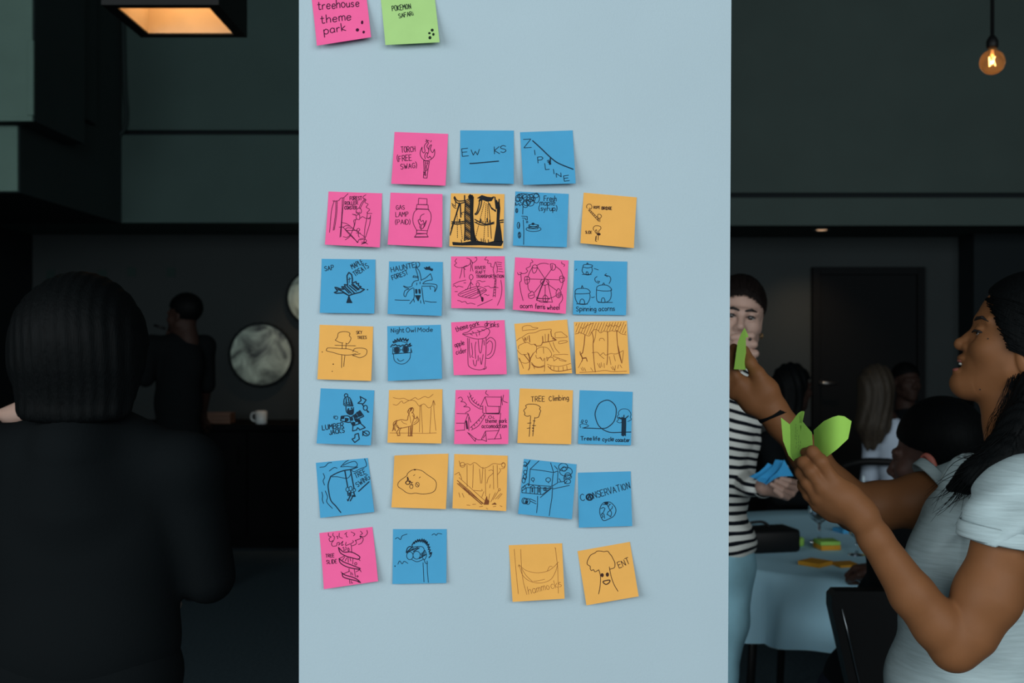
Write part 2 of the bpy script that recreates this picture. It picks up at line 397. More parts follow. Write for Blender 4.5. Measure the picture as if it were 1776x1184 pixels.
# ---------------------------------------------------------------- sticky notes on the pillar
FONT = {
'A': '0 0 2 6 4 0;.8 2.2 3.2 2.2', 'B': '0 0 0 6 2.5 6 3.4 4.8 2.5 3.3 0 3.2;2.5 3.3 3.8 1.8 2.8 0 0 0', 'C': '3.8 5 2.5 6 .8 5.2 0 3 .8 .8 2.5 0 3.8 .9',
'D': '0 0 0 6 2 5.8 3.8 4 3.6 1.6 2 0 0 0', 'E': '3.5 6 0 6 0 0 3.5 0;0 3.2 2.8 3.2', 'F': '3.5 6 0 6 0 0;0 3.2 2.8 3.2',
'G': '3.8 5 2.4 6 .7 5.2 0 3 .8 .7 2.4 0 3.8 1 3.8 2.8 2.2 2.8', 'H': '0 0 0 6;3.6 0 3.6 6;0 3.1 3.6 3.1', 'I': '.6 0 .6 6', 'J': '3 6 3 1.2 2 0 .5 .4 0 1.5',
'K': '0 0 0 6;3.6 6 0 2.8 3.8 0', 'L': '0 6 0 0 3.2 0', 'M': '0 0 .4 6 2.2 2.5 4 6 4.4 0', 'N': '0 0 0 6 3.6 0 3.6 6',
'O': '2 6 .6 5.2 0 3 .7 .8 2 0 3.4 .8 4 3 3.3 5.2 2 6', 'P': '0 0 0 6 2.6 6 3.6 4.6 2.6 3 0 2.8', 'R': '0 0 0 6 2.6 6 3.6 4.6 2.6 3 0 2.8;1.6 2.9 3.8 0',
'S': '3.6 5.2 2 6 .4 5 .8 3.6 3 2.6 3.5 1.2 2 0 .2 .7', 'T': '0 6 4 6;2 6 2 0', 'U': '0 6 0 1.5 1 .1 2.8 .1 3.8 1.5 3.8 6', 'V': '0 6 2 0 4 6',
'W': '0 6 1.1 0 2.3 4 3.4 0 4.6 6', 'Y': '0 6 2 3 4 6;2 3 2 0', 'Z': '0 6 3.8 6 0 0 3.8 0', '(': '1.5 7 .5 5 .4 2 1.4 -.6', ')': '0 7 1 5 1.1 2 .1 -.6',
'b': '0 6.5 0 0;0 2.6 1.4 3.8 2.9 2.6 2.6 .6 1.2 0 0 .8', 'a': '3 3 1.6 3.8 .2 2.6 .3 .7 1.5 0 3 1.2 3 3.6;3 1.2 3.2 0', 'c': '3 3 1.6 3.8 .2 2.2 .8 .3 2 0 3 .7', 'd': '3 3 1.6 3.8 .2 2.4 .4 .5 1.6 0 3 1.2;3 6.5 3 0',
'e': '.2 2 3 2.2 2.6 3.6 1.2 3.8 .2 2.2 .6 .4 1.8 0 3 .7', 'f': '2.6 5.8 1.6 6.2 1 5 1 0;0 3.6 2.4 3.6',
'g': '3 3 1.6 3.8 .2 2.4 .5 .5 1.6 .2 3 1.4;3 3.6 3 -1 1.8 -2.2 .4 -1.6', 'h': '0 6.5 0 0;0 2.4 1.4 3.8 2.6 3.2 2.7 0', 'i': '.4 3.6 .4 0;.4 5 .5 5.4',
'k': '0 6.5 0 0;2.6 3.8 0 1.6 2.8 0', 'l': '.4 6.5 .4 0', 'm': '0 3.6 0 0;0 2.6 1 3.8 1.9 3 1.9 0;1.9 2.6 2.9 3.8 3.8 3 3.8 0', 'n': '0 3.6 0 0;0 2.4 1.4 3.8 2.6 3 2.7 0',
'o': '1.5 3.8 .3 3 .1 1.4 1.2 0 2.6 .6 3 2.4 1.5 3.8', 'p': '0 3.6 0 -2.4;0 2.6 1.4 3.8 2.9 2.6 2.6 .6 1.2 0 0 .8', 'r': '0 3.6 0 0;0 2.4 1.2 3.7 2.2 3.4',
's': '2.4 3.2 1.2 3.8 .2 3 .6 2.2 2 1.6 2.4 .8 1.2 0 0 .5', 't': '1 5.6 1 .6 1.8 0 2.6 .3;0 3.8 2.2 3.8', 'u': '0 3.6 .1 .8 1.2 0 2.6 1.2;2.6 3.6 2.7 0',
'w': '0 3.6 .9 0 2 3 3 0 4 3.6', 'y': '0 3.6 1.4 .6;2.8 3.6 1 -1.6 0 -2.2'}
GLY = {k: [np.array([float(t) for t in s.split()]).reshape(-1, 2) for s in v.split(';')] for k, v in FONT.items()}
STRAIGHT = {'A', 'B', 'E', 'F', 'H', 'I', 'K', 'L', 'M', 'N', 'P', 'R', 'T', 'V', 'W', 'Y', 'Z', 'f', 'i', 'k', 'l', 'w'}
RND = random.Random(11)

def text_strokes(s, x0, y0, x1, y1, h, slant=0.0):
    """single-stroke handwriting, baseline from (x0,y0) to (x1,y1), capital height h"""
    adv = []; x = 0
    for ch in s:
        adv.append(x); x += 2.4 if ch == ' ' else GLY[ch].__iter__().__next__().max() * 0 + max(g[:, 0].max() for g in GLY[ch]) + 1.3
    tot = x - 1.3; L = math.hypot(x1 - x0, y1 - y0); sx = L / max(tot, 0.5); sy = h / 6.0
    ux, uy = (x1 - x0) / L, (y1 - y0) / L; out = []
    for ch, a in zip(s, adv):
        if ch == ' ': continue
        jx, jy, js = RND.uniform(-.15, .15), RND.uniform(-.2, .2), RND.uniform(.93, 1.07)
        for g in GLY[ch]:
            q = []
            for gx, gy in g:
                X = (a + gx * js + jx) * sx + slant * gy * sy; Y = (gy * js + jy) * sy
                q.append((x0 + ux * X + uy * Y, y0 + uy * X - ux * Y))
            out.append([np.array(p) for p in q] if ch in STRAIGHT else crom(q, 4))
    return out

def scan(poly, gap, ang):
    """parallel lines filling a polygon"""
    c, s = math.cos(ang), math.sin(ang); pts = [(x * c + y * s, -x * s + y * c) for x, y in poly]
    ys = [p[1] for p in pts]; y = min(ys) + gap * 0.4; out = []
    while y < max(ys):
        xs = []
        for i in range(len(pts)):
            (ax, ay), (bx, by) = pts[i], pts[(i + 1) % len(pts)]
            if (ay > y) != (by > y): xs.append(ax + (y - ay) / (by - ay) * (bx - ax))
        xs.sort()
        for i in range(0, len(xs) - 1, 2):
            out.append([np.array((u * c - y * s, u * s + y * c)) for u in (xs[i], xs[i + 1])])
        y += gap
    return out

def parse(strokes, sc, w):
    """drawing strings -> list of (polyline in crop pixels, width in crop pixels)"""
    out = []
    for st in strokes.split('/'):
        st = st.strip()
        if not st: continue
        op = st[0]; nums = [float(t) for t in st[1:].split()]
        pts = [np.array(p) for p in zip(nums[0::2], nums[1::2])]
        if op == 'L': out.append((pts, w))
        elif op == 'C': out.append((crom(pts, 5), w))
        elif op == 'T': out.append((pts, w * 1.8))
        elif op == 'K': out.append((crom(pts, 5), w * 1.6))
        elif op in 'EGO':
            for i in range(0, len(nums), 4):
                cx, cy, rx, ry = nums[i:i + 4]; ph = RND.uniform(0, 6)
                el = [np.array((cx + rx * math.cos(ph + t * 2 * math.pi / 18), cy + ry * math.sin(ph + t * 2 * math.pi / 18))) for t in range(19)]
                out.append((el, w * (1.6 if op == 'G' else 1)))
                if op == 'O': out += [(q, 0.9 * sc) for q in scan(el[:-1], 0.75 * sc, 0.5)]
        elif op == 'F':
            poly = [tuple(p) for p in pts]; out += [(q, 1.0 * sc) for q in scan(poly, 0.8 * sc, 0.9)]; out.append((pts + [pts[0]], w))
        elif op == 'H':
            gap, ang = nums[0], nums[1]; out += [(q, w) for q in scan([tuple(p) for p in pts[1:]], gap, ang)]
        elif op == 'D':
            a, b = pts[0], pts[1]; L = np.linalg.norm(b - a); n = max(int(L / (3.2 * sc)), 2)
            for i in range(n): out.append(([a + (b - a) * i / n, a + (b - a) * (i + 0.5) / n], w))
        elif op == 'R':                                     # rungs between two rails: x0 y0 x1 y1 (rail 1)  x0 y0 x1 y1 (rail 2)
            a, b, c, d = pts[:4]; n = 6 if len(nums) < 9 else int(nums[8])
            for i in range(n):
                t = (i + 0.5) / n; out.append(([a + (b - a) * t, c + (d - c) * t], w))
    return out

CROPS = {'A': (530, 0, 6.831), 'B': (670, 215, 5.2235), 'C': (555, 325, 5.3818), 'D': (880, 325, 7.557), 'E': (545, 435, 5.2235), 'F': (880, 435, 7.7217),
         'G': (540, 548, 5.148), 'H': (880, 548, 7.7217), 'I': (545, 665, 5.148), 'J': (885, 665, 7.893), 'K': (540, 780, 5.0743), 'L': (885, 785, 7.7217),
         'M': (540, 900, 7.104), 'N': (870, 930, 7.104)}
PAPER = {'pink': mat('pink_paper', (0.84, 0.120, 0.31), 0.85, noise=0.03, nscale=40, spec=0.1), 'blue': mat('blue_paper', (0.069, 0.315, 0.53), 0.85, noise=0.03, nscale=40, spec=0.1),
         'orange': mat('orange_paper', (0.77, 0.385, 0.092), 0.85, noise=0.03, nscale=40, spec=0.1), 'green': mat('green_paper', (0.37, 0.58, 0.21), 0.85, noise=0.03, nscale=40, spec=0.1)}
INK = {'pink': mat('ink_on_pink', (0.055, 0.004, 0.03), 0.6, spec=0.2), 'blue': mat('ink_on_blue', (0.004, 0.022, 0.045), 0.6, spec=0.2),
       'orange': mat('ink_on_orange', (0.045, 0.014, 0.008), 0.6, spec=0.2), 'green': mat('ink_on_green', (0.006, 0.02, 0.01), 0.6, spec=0.2),
       'thin': mat('brown_pen', (0.20, 0.055, 0.012), 0.6, spec=0.2), 'marker': mat('black_marker', (0.008, 0.008, 0.010), 0.6, spec=0.2)}

def bilinear(c, u, v):
    return (1 - u) * (1 - v) * c[0] + u * (1 - v) * c[1] + u * v * c[2] + (1 - u) * v * c[3]

def ribbon(polys, surf, base=0):
    """flat ink ribbons: polylines (pixel coords, width) draped on surf(pixel)"""
    V = []; F = []
    for pts, w in polys:
        q = [pts[0]]
        for p in pts[1:]:
            if np.linalg.norm(p - q[-1]) > 1e-3:
                n = int(np.linalg.norm(p - q[-1]) / 9) + 1; a = q[-1]
                for i in range(1, n + 1): q.append(a + (p - a) * i / n)
        if len(q) < 2: continue
        b = len(V)
        for i, p in enumerate(q):
            t = q[min(i + 1, len(q) - 1)] - q[max(i - 1, 0)]; t = t / (np.linalg.norm(t) + 1e-9); nn = np.array((-t[1], t[0]))
            if i == 0: p = p - t * w * 0.3
            if i == len(q) - 1: p = p + t * w * 0.3
            ww = w * 0.5 * (0.75 if i in (0, len(q) - 1) else 1)
            V.append(surf(p + nn * ww)); V.append(surf(p - nn * ww))
        for i in range(len(q) - 1):
            F.append((b + 2 * i, b + 2 * i + 1, b + 2 * i + 3, b + 2 * i + 2))
    return V, F

def sticky(crop, color, label, corners, lift, texts, drawing, pen=1.15, ink=None, curl=(0, 0, 0, 0), tw=None):
    ox, oy, sc = CROPS[crop]
    to_px = lambda p: np.array((ox + p[0] / sc, oy + p[1] / sc))
    c = [to_px(p) for p in zip(corners[0::2], corners[1::2])]
    def lifted(u, v):
        z = 0.0006 + lift * 0.0014 * (v ** 1.7)
        wt = ((1 - u) * (1 - v), u * (1 - v), u * v, (1 - u) * v)
        return z + sum(k * 0.001 * (max(0, 2.0 * g - 1.0)) ** 2 for k, g in zip(curl, [max(a, 0) ** 0.5 for a in wt]))
    def at(u, v, off=0.0):
        p = bilinear(c, u, v); x = P(p[0], p[1], D0); return np.array((x[0], D0 - lifted(u, v) - off, x[2]))
    n = 10; V = []; F = []
    for off in (0.0, -0.00035):
        for j in range(n + 1):
            for i in range(n + 1): V.append(at(i / n, j / n, off))
    m = (n + 1) ** 2
    for j in range(n):
        for i in range(n):
            a = j * (n + 1) + i; F.append((a, a + n + 1, a + n + 2, a + 1)); F.append((m + a, m + a + 1, m + a + n + 2, m + a + n + 1))
    rim = [i for i in range(n + 1)] + [j * (n + 1) + n for j in range(1, n + 1)] + [n * (n + 1) + i for i in range(n - 1, -1, -1)] + [j * (n + 1) for j in range(n - 1, 0, -1)]
    for i in range(len(rim)):
        a, b = rim[i], rim[(i + 1) % len(rim)]; k = len(V); V += [V[a], V[b], V[m + b], V[m + a]]; F.append((k, k + 1, k + 2, k + 3))
    o = mesh('sticky_note', V, F, None, PAPER[color], True)
    org = at(0.5, 0.5); o.data.transform(Matrix.Translation(-Vector(org))); o.location = tuple(org)
    tag(o, label, 'sticky note', 'sticky notes on the pillar')
    def surf(p):                                            # pixel -> point just above the paper
        u = v = 0.5
        for _ in range(4):
            r = bilinear(c, u, v) - p
            du = (1 - v) * (c[1] - c[0]) + v * (c[2] - c[3]); dv = (1 - u) * (c[3] - c[0]) + u * (c[2] - c[1])
            det = du[0] * dv[1] - du[1] * dv[0]
            u -= (r[0] * dv[1] - r[1] * dv[0]) / det; v -= (du[0] * r[1] - du[1] * r[0]) / det
        return at(min(max(u, 0.004), 0.996), min(max(v, 0.004), 0.996), 0.00022)
    im = INK[ink or color]
    def ink_part(name, polys):
        polys = [([to_px(p) for p in q], w / sc) for q, w in polys]
        if not polys: return
        # work at 10x so that the ribbon code's step is in fine units
        v, f = ribbon([([p * 10 for p in q], w * 10) for q, w in polys], lambda p: surf(p / 10))
        mesh(name, v, f, o, im)
    for t in texts:
        s, x0, y0, x1, y1, h = t[:6]; w = (t[6] if len(t) > 6 else (tw or pen)) * sc
        ink_part('lettering', [(q, w) for q in text_strokes(s, x0, y0, x1, y1, h)])
    ink_part('drawing', parse(drawing, sc, pen * sc))
    return o

sticky('A', 'pink', 'pink sticky note handwritten treehouse theme park with three ink dots', (65, -70, 704, -165, 790, 470, 152, 570), 9,
  [('treehouse', 150, 122, 640, 82, 92), ('theme', 190, 292, 545, 250, 92), ('park', 235, 425, 490, 385, 92)], 'O 678 283 9 18 625 377 14 16 700 405 9 13', 1.6)
sticky('A', 'green', 'green sticky note with two small handwritten words and four ink dots', (884, -78, 1521, -110, 1595, 530, 958, 562), 9,
  [('POKEMON', 1030, 138, 1250, 108, 62), ('SAFARi', 1110, 226, 1280, 190, 50)], 'O 1505 377 13 15 1473 415 11 10 1520 430 10 14 1480 472 13 17', 1.25)
sticky('B', 'pink', 'pink sticky note with a flaming torch and the words torch free swag', (75, 72, 560, 90, 540, 567, 52, 550), 7,
  [('TORCH', 137, 262, 264, 252, 50), ('(FREE', 100, 345, 232, 333, 52), ('SWAG)', 135, 416, 280, 400, 48)],
  'C325 210 312 240 308 275 322 310 355 335 395 330 430 300 440 265 437 230/C325 212 325 245 340 265 352 245 345 215 350 190 372 160 360 140/C372 160 382 175 368 205 385 235 380 270'
  '/C385 235 390 205 410 190 400 230 420 262 435 232/C355 320 350 290 362 262 375 270 370 300 385 310 395 295 410 315/C355 160 375 150 390 155/L408 150 402 165/L340 335 345 420 340 495 372 498 380 420 393 340'
  '/L340 335 393 345/L355 345 358 480/C362 360 380 355 365 390 372 420 355 440 362 470/L350 470 340 440 360 455')
sticky('B', 'blue', 'blue sticky note with underlined capital letters and a gap mid-word', (670, 58, 1155, 60, 1155, 550, 672, 540), 6,
  [('E', 692, 296, 745, 290, 66), ('W', 768, 287, 842, 283, 50), ('K', 980, 272, 1030, 270, 70), ('S', 1036, 264, 1086, 260, 62)], 'K757 362 800 360 890 352 1018 340', 1.3)
sticky('B', 'blue', 'blue sticky note with a sliding wire and staggered letters zipline', (1212, 75, 1688, 58, 1712, 548, 1240, 562), 8,
  [('Z', 1243, 216, 1310, 212, 76), ('I', 1332, 286, 1348, 284, 46), ('P', 1372, 358, 1420, 354, 56), ('L', 1440, 422, 1474, 418, 56), ('I', 1502, 463, 1516, 461, 42), ('N', 1540, 492, 1580, 488, 36), ('E', 1608, 528, 1652, 522, 48)],
  'K1325 152 1400 222 1490 310 1560 362 1690 417/C1455 340 1470 332 1475 350 1460 350/T1485 315 1483 372/L1475 350 1492 368/T1470 345 1480 372', 1.3)
sticky('C', 'pink', 'pink sticky note with a cart between trees captioned forest roller coaster', (80, 38, 580, 55, 567, 565, 58, 540), 8,
  [('FOREST', 280, 120, 390, 118, 34), ('ROLLER', 235, 164, 354, 160, 31), ('COASTER', 232, 207, 346, 204, 31)],
  'C135 122 110 220 97 425/C150 125 148 250 130 405/C162 130 158 260 140 402/C210 100 205 300 195 470/C225 100 212 250 203 465/C120 125 135 130 175 122 195 100 220 97 240 80 262 58'
  '/C430 68 405 85 402 100 415 108 385 150 365 195/C425 110 400 150 375 200/C405 100 430 115 420 140 450 158 432 185 465 208 440 240 488 245/C445 240 438 300 425 380 420 470/C475 260 470 330 455 390 432 470'
  '/C340 215 360 195 385 205 388 235 365 248 343 240 340 215/C345 230 360 240 375 232/C305 250 340 262 370 255 372 300 345 295 340 265/L310 255 335 255/C380 290 400 275 430 290 470 290/C470 280 460 295 450 290'
  '/C345 300 320 310 325 350 320 375 300 430 285 465 245 495/C335 305 330 345 315 400/C205 330 260 345 330 400 430 470/C185 375 220 375 260 420 310 470 365 520/C220 375 250 360 280 365/C240 395 265 380 300 385/L260 405 350 405'
  '/C250 400 290 440 340 495 360 520 375 490 430 475/C350 395 365 385 378 398 365 412 352 405 350 395/L365 412 365 455/L345 430 385 430/L365 455 375 470/C225 465 260 470 290 450/C380 495 430 490 440 510 400 530/C430 480 420 510 455 535/C395 515 440 520 395 535', 1.0, tw=1.15)
sticky('C', 'pink', 'pink sticky note with a glass lamp drawing captioned gas lamp paid', (658, 48, 1145, 66, 1145, 565, 640, 540), 8,
  [('GAS', 713, 210, 792, 205, 40), ('LAMP', 708, 276, 828, 272, 44), ('(PAID)', 705, 348, 845, 346, 42)],
  'L922 102 1000 108 1000 162 918 160 922 102/L905 160 1010 165 1012 205 900 200 905 160/L890 203 1020 208/C908 205 880 235 868 300 880 355 910 410/C1012 208 1035 245 1038 300 1020 360 1005 412/L905 402 1005 408/L908 432 1003 435'
  '/L905 405 905 440 1003 435 1005 408/L905 440 885 470 1015 468 1000 440/L895 465 1010 465/C975 248 945 265 935 300 950 320 965 310 975 345 985 330 995 310 985 350 965 385/C940 300 918 310 935 350 935 375 950 400/C920 315 930 345 945 350'
  '/C960 340 945 370 955 390 970 375 975 345 965 350', 1.05, curl=(0, 5, 0, 0))
sticky('C', 'orange', 'orange sticky note with a dark forest and rope bridge in bold marker', (1222, 55, 1722, 62, 1710, 572, 1210, 552), 5, [],
  'T1358 120 1352 250 1355 400 1350 500/T1430 90 1425 250 1435 400 1450 500/F1400 70 1425 75 1425 300 1440 430 1460 500 1410 500 1405 300/H14 -0.7 1358 120 1405 95 1410 490 1350 500/H13 -0.5 1356 120 1405 95 1410 490 1350 500'
  '/F1640 120 1655 200 1650 350 1625 510 1700 510 1690 420 1672 300 1680 200 1672 120 1660 150 1650 120/F1240 515 1330 522 1450 500 1560 522 1650 500 1710 505 1690 548 1500 540 1330 542 1245 540/F1385 85 1400 65 1430 85 1425 110 1390 105'
  '/F1470 100 1510 75 1560 90 1600 95 1625 85 1600 125 1560 130 1520 115 1480 130 1500 100/K1490 110 1485 160 1465 230 1445 250/K1510 120 1500 180 1470 245 1450 255/K1255 85 1285 125 1350 125/K1250 95 1270 135 1300 150 1350 140'
  '/L1265 120 1265 180 1230 150/C1235 165 1255 190 1275 195/T1305 150 1260 290 1215 450/L1300 140 1270 250 1225 390/D1280 230 1285 480/T1310 150 1315 280/D1310 300 1330 490/C1345 230 1320 240 1330 255/D1535 135 1450 480/L1570 130 1590 330 1600 480'
  '/D1550 150 1530 490/D1562 160 1570 470/K1445 300 1500 330 1560 345 1625 325/K1445 325 1500 350 1560 352 1625 338/K1230 322 1290 325 1345 318/K1230 340 1290 345 1345 335/R1230 322 1345 318 1230 342 1345 337/R1450 305 1620 328 1450 330 1620 342'
  '/T1302 298 1302 330/T1500 295 1505 325/T1560 290 1562 325/T1585 305 1590 330/T1680 310 1715 305/T1685 328 1715 325/K1580 150 1605 200 1640 215/T1600 190 1640 225/T1632 90 1645 200/T1672 110 1668 240/T1350 75 1350 130'
  '/L1505 480 1510 520/L1525 485 1525 520/L1540 490 1545 520/L1320 490 1325 520/L1450 470 1485 515/L1570 490 1575 520', 1.25, ink='marker')
sticky('D', 'blue', 'blue sticky note with a tapped tree, pancakes and the words fresh maple syrup', (105, 52, 803, 85, 775, 787, 72, 765), 4,
  [('Fresh', 478, 178, 640, 182, 66), ('maple', 425, 236, 618, 238, 66), ('(syrup)', 408, 306, 650, 306, 62)],
  'E150 140 45 40 200 110 50 30 250 130 50 45 300 140 45 50 340 150 25 30 380 140 40 65 250 200 45 40 300 200 50 45 235 225 35 40 132 160 26 30 165 110 35 25 190 170 25 35 275 180 30 50 350 110 60 28'
  '/C105 240 105 195 120 235 150 210 160 240 190 220 200 240/L205 245 200 352/L207 425 215 580 212 752/L185 378 258 382 260 428 238 425 235 405 195 403/E258 455 9 11 122 305 14 28 145 500 17 42 157 628 17 40/L122 285 124 325/L155 470 150 530'
  '/L150 600 165 650/L160 590 155 660/E342 548 98 32 340 500 60 15/L285 490 280 545 400 545 395 520/C283 525 340 535 405 520/C400 490 408 505 400 520/O335 480 15 12', 1.2)
sticky('D', 'orange', 'orange sticky note with a tiny rope bridge above a tiny tree, mostly blank', (1000, 68, 1695, 130, 1645, 805, 950, 740), 9,
  [('ROPE', 1128, 278, 1210, 280, 32), ('BRIDGE', 1235, 291, 1364, 293, 36, 1.35), ('SLIDE', 1015, 610, 1100, 612, 34)],
  'C1045 275 1035 255 1050 225 1080 220 1100 235 1105 265 1090 285 1075 270/L1065 282 1195 415/L1060 300 1185 440/R1065 282 1195 415 1060 300 1185 440/C1180 395 1185 355 1215 358 1230 380 1215 405 1200 405/L1190 400 1190 452/L1208 405 1208 455'
  '/C1125 570 1120 540 1140 512 1180 508 1215 520 1218 550 1195 572 1190 600/C1140 575 1150 600 1165 610/O1190 620 22 14/L1160 640 1145 710 1165 720/L1185 640 1180 700/C1145 580 1160 560 1170 600 1150 600/T1155 650 1150 700', 1.0)
sticky('E', 'blue', 'blue sticky note with a maple leaf and the words sap maple treats', (68, 72, 555, 78, 550, 568, 58, 562), 5,
  [('SAP', 97, 182, 180, 170, 42), ('MAPLE', 347, 166, 448, 112, 44), ('TREATS', 372, 232, 498, 150, 46)],
  'T318 405 270 380 205 385 185 378 215 365 190 330 215 335 240 345 270 350 250 325 285 325 275 305 305 310 300 255 298 225 315 195 340 215 348 255 345 295 380 278 385 300 405 295 400 315 428 325 410 335 458 350 420 375 360 390 318 405'
  '/T285 330 340 385/T300 318 365 380/T320 312 385 365/T340 305 400 355/T270 335 320 385/T352 302 410 350/L200 345 260 370/T210 335 300 395/L320 240 320 290/L310 260 335 250/F318 405 330 440 348 470 298 470 308 440/O485 352 3 3', 1.25)
sticky('E', 'blue', 'blue sticky note with a grinning bare tree and the words haunted forest', (678, 95, 1165, 100, 1158, 590, 672, 572), 7,
  [('HAUNTED', 700, 192, 958, 140, 46), ('FOREST', 712, 264, 852, 212, 40)],
  'F995 150 1010 160 1015 145 1030 150 1045 140 1050 158 1075 165 1070 180 1040 170 1010 168/C925 130 920 160 935 210 945 265/C925 150 950 180 965 230 970 270/L945 235 900 225 895 240 915 240 945 245/C970 265 1010 245 1050 210 1055 210 1070 260 1050 265 1010 275 985 295'
  '/C975 320 1020 320 1070 320 1095 335 1092 370 1110 340 1110 310 1070 300 1020 298 985 300/L1050 325 1055 350/C945 268 910 275 890 300 885 320 850 330 810 318 830 335 860 345 825 360 815 400 830 415 845 380 870 350 900 335/C905 340 908 390 905 430 870 480/C975 330 985 400 990 440 1000 480'
  '/L905 440 910 465/L965 450 970 475/L930 290 930 310/L960 280 960 300/T922 350 925 385/T930 350 932 384/T950 350 955 385/T958 350 962 385/F918 405 965 405 945 455/L735 445 800 448 868 448/L1005 455 1060 465 1110 465', 1.25)
sticky('E', 'pink', 'pink sticky note with paddlers on a raft captioned river raft transportation', (1240, 50, 1725, 48, 1728, 527, 1245, 520), 7,
  [('RIVER', 1458, 168, 1550, 166, 28), ('RAFT', 1465, 208, 1552, 206, 27), ('TRANSPORTATION', 1468, 246, 1716, 244, 27)],
  'C1290 70 1275 95 1290 110 1270 130 1300 150 1340 150 1390 135 1415 110 1410 75 1380 65/C1340 150 1335 180 1330 210 1318 250/C1360 150 1358 190 1362 240/C1385 130 1350 150 1370 170/C1415 100 1420 140 1415 185/C1435 100 1430 140 1438 185/C1420 80 1435 110 1470 85 1470 60 1455 62'
  '/C1560 55 1545 80 1575 85 1570 110 1600 115 1600 140 1620 148/L1640 100 1620 170 1640 260 1620 420/L1645 100 1660 160 1655 200/L1648 260 1640 420/L1622 250 1650 255/R1636 260 1620 420 1648 260 1640 420/L1655 100 1700 108/L1660 120 1695 125/L1660 140 1700 142/L1670 165 1705 165/L1665 185 1712 190'
  '/E1422 238 17 24/L1420 265 1415 350/L1418 285 1385 350 1370 350/L1420 285 1440 310/E1482 305 14 18/L1482 325 1485 390/T1490 350 1525 455/O1525 440 8 20/C1310 390 1360 360 1440 330 1500 325 1560 355 1520 390 1450 430 1360 420 1310 405 1310 390/L1320 395 1480 335/L1340 410 1510 340/L1370 418 1540 350/L1400 425 1555 355'
  '/C1260 305 1310 280 1375 265/C1258 320 1275 315 1290 330 1310 320 1350 330/C1470 275 1500 270 1520 280 1550 275/C1540 400 1555 395 1570 405 1585 400/C1540 325 1580 320 1600 335 1640 330 1668 335/C1300 450 1325 455 1340 465 1370 460 1390 480 1420 475 1460 485/C1480 500 1540 475 1615 440/C1690 265 1700 340 1690 420 1660 495/L1275 370 1300 370/L1355 290 1375 290', 0.95)
sticky('F', 'pink', 'pink sticky note with a big wheel of acorn cabins captioned acorn ferris wheel', (103, 85, 818, 127, 777, 843, 72, 790), 7,
  [('acorn', 170, 766, 330, 768, 60), ('ferris', 370, 776, 500, 780, 60), ('wheel', 530, 786, 690, 790, 60)],
  'C395 195 440 172 500 165 552 178/C650 210 710 260 740 330/C745 430 725 490 715 520/C650 600 600 625 545 640/C470 640 420 635 380 620/C310 550 280 510 272 450/C275 350 295 290 330 225/L405 225 500 370/L590 245 500 370/L300 378 495 382/L510 382 695 388/L360 560 460 430 500 380/L520 400 560 460 655 530/L505 460 503 600'
  '/C500 375 450 395 445 430 490 460 540 445 555 415 530 385 500 375/T490 395 440 520 390 660/L500 390 450 500/L545 445 570 560 600 690/L395 660 450 690 540 692/L385 640 570 645/L390 665 600 690/C332 210 335 270 355 300 385 275 402 220/C335 205 370 185 400 210 380 230 345 225 335 205/C575 180 590 250 625 255 645 220 640 185/C570 178 605 170 645 190/L600 185 600 245'
  '/C228 375 240 435 270 445 295 400 295 355/C228 375 240 345 275 345 298 370/L235 390 290 385/L262 350 265 440/C698 350 700 400 725 425 760 400 762 355/C698 350 725 335 760 355/L700 370 755 365/L745 335 740 430/C280 580 285 625 320 640 360 615 358 580/C280 580 310 560 330 540 358 575/L290 605 350 590'
  '/C650 560 655 610 685 630 715 600 715 545/C650 555 680 505 715 545/L660 590 700 550/L670 605 712 560/L680 620 715 580/C475 620 480 675 515 690 540 660 540 625/C475 620 505 590 540 622/L480 640 535 640/L505 595 510 685'
  '/C325 120 340 150 310 165 305 205 270 225 250 240 270 270 240 300 190 305/C135 290 150 320 180 310 190 295 165 290/C180 310 185 400 165 430 180 550 210 668/C725 145 730 170 765 185 755 210/C730 580 735 650 690 720', 1.0, tw=1.2)
sticky('F', 'blue', 'blue sticky note with three acorn huts captioned spinning acorns', (895, 128, 1605, 143, 1585, 862, 875, 852), 3,
  [('Spinning', 918, 806, 1185, 806, 62), ('acorns', 1220, 804, 1432, 802, 62)],
  'C1010 215 1000 270 1030 310 1070 322 1105 315 1135 270 1130 215/C1012 210 1020 188 1075 180 1130 190 1135 210 1075 228 1012 215/C1060 182 1070 160 1085 182/C1048 315 1060 280 1075 285 1085 315/L1000 315 1125 315/C905 570 905 620 925 680 960 712 1045 715 1085 680 1105 620 1100 570'
  '/C905 570 910 530 950 505 1050 505 1095 530 1100 565 1000 575 905 575/C988 505 1000 465 1015 502/C965 710 975 660 1000 645 1025 665 1035 715/L922 710 1072 712/C1192 520 1190 610 1200 670 1240 688 1310 690 1365 660 1388 600 1385 520/C1192 525 1200 480 1250 458 1330 460 1380 495 1388 530 1290 537 1195 525'
  '/C1270 455 1288 430 1302 455/C1255 685 1262 640 1285 628 1300 650 1305 685/L1210 690 1405 690/C1200 342 1170 370 1180 410 1215 430/L1200 405 1235 408 1215 435/C1360 438 1382 390 1370 345 1310 325/L1325 305 1300 325 1340 345/L915 260 928 242/L1160 235 1218 255/C1122 620 1140 625 1165 615', 1.2)
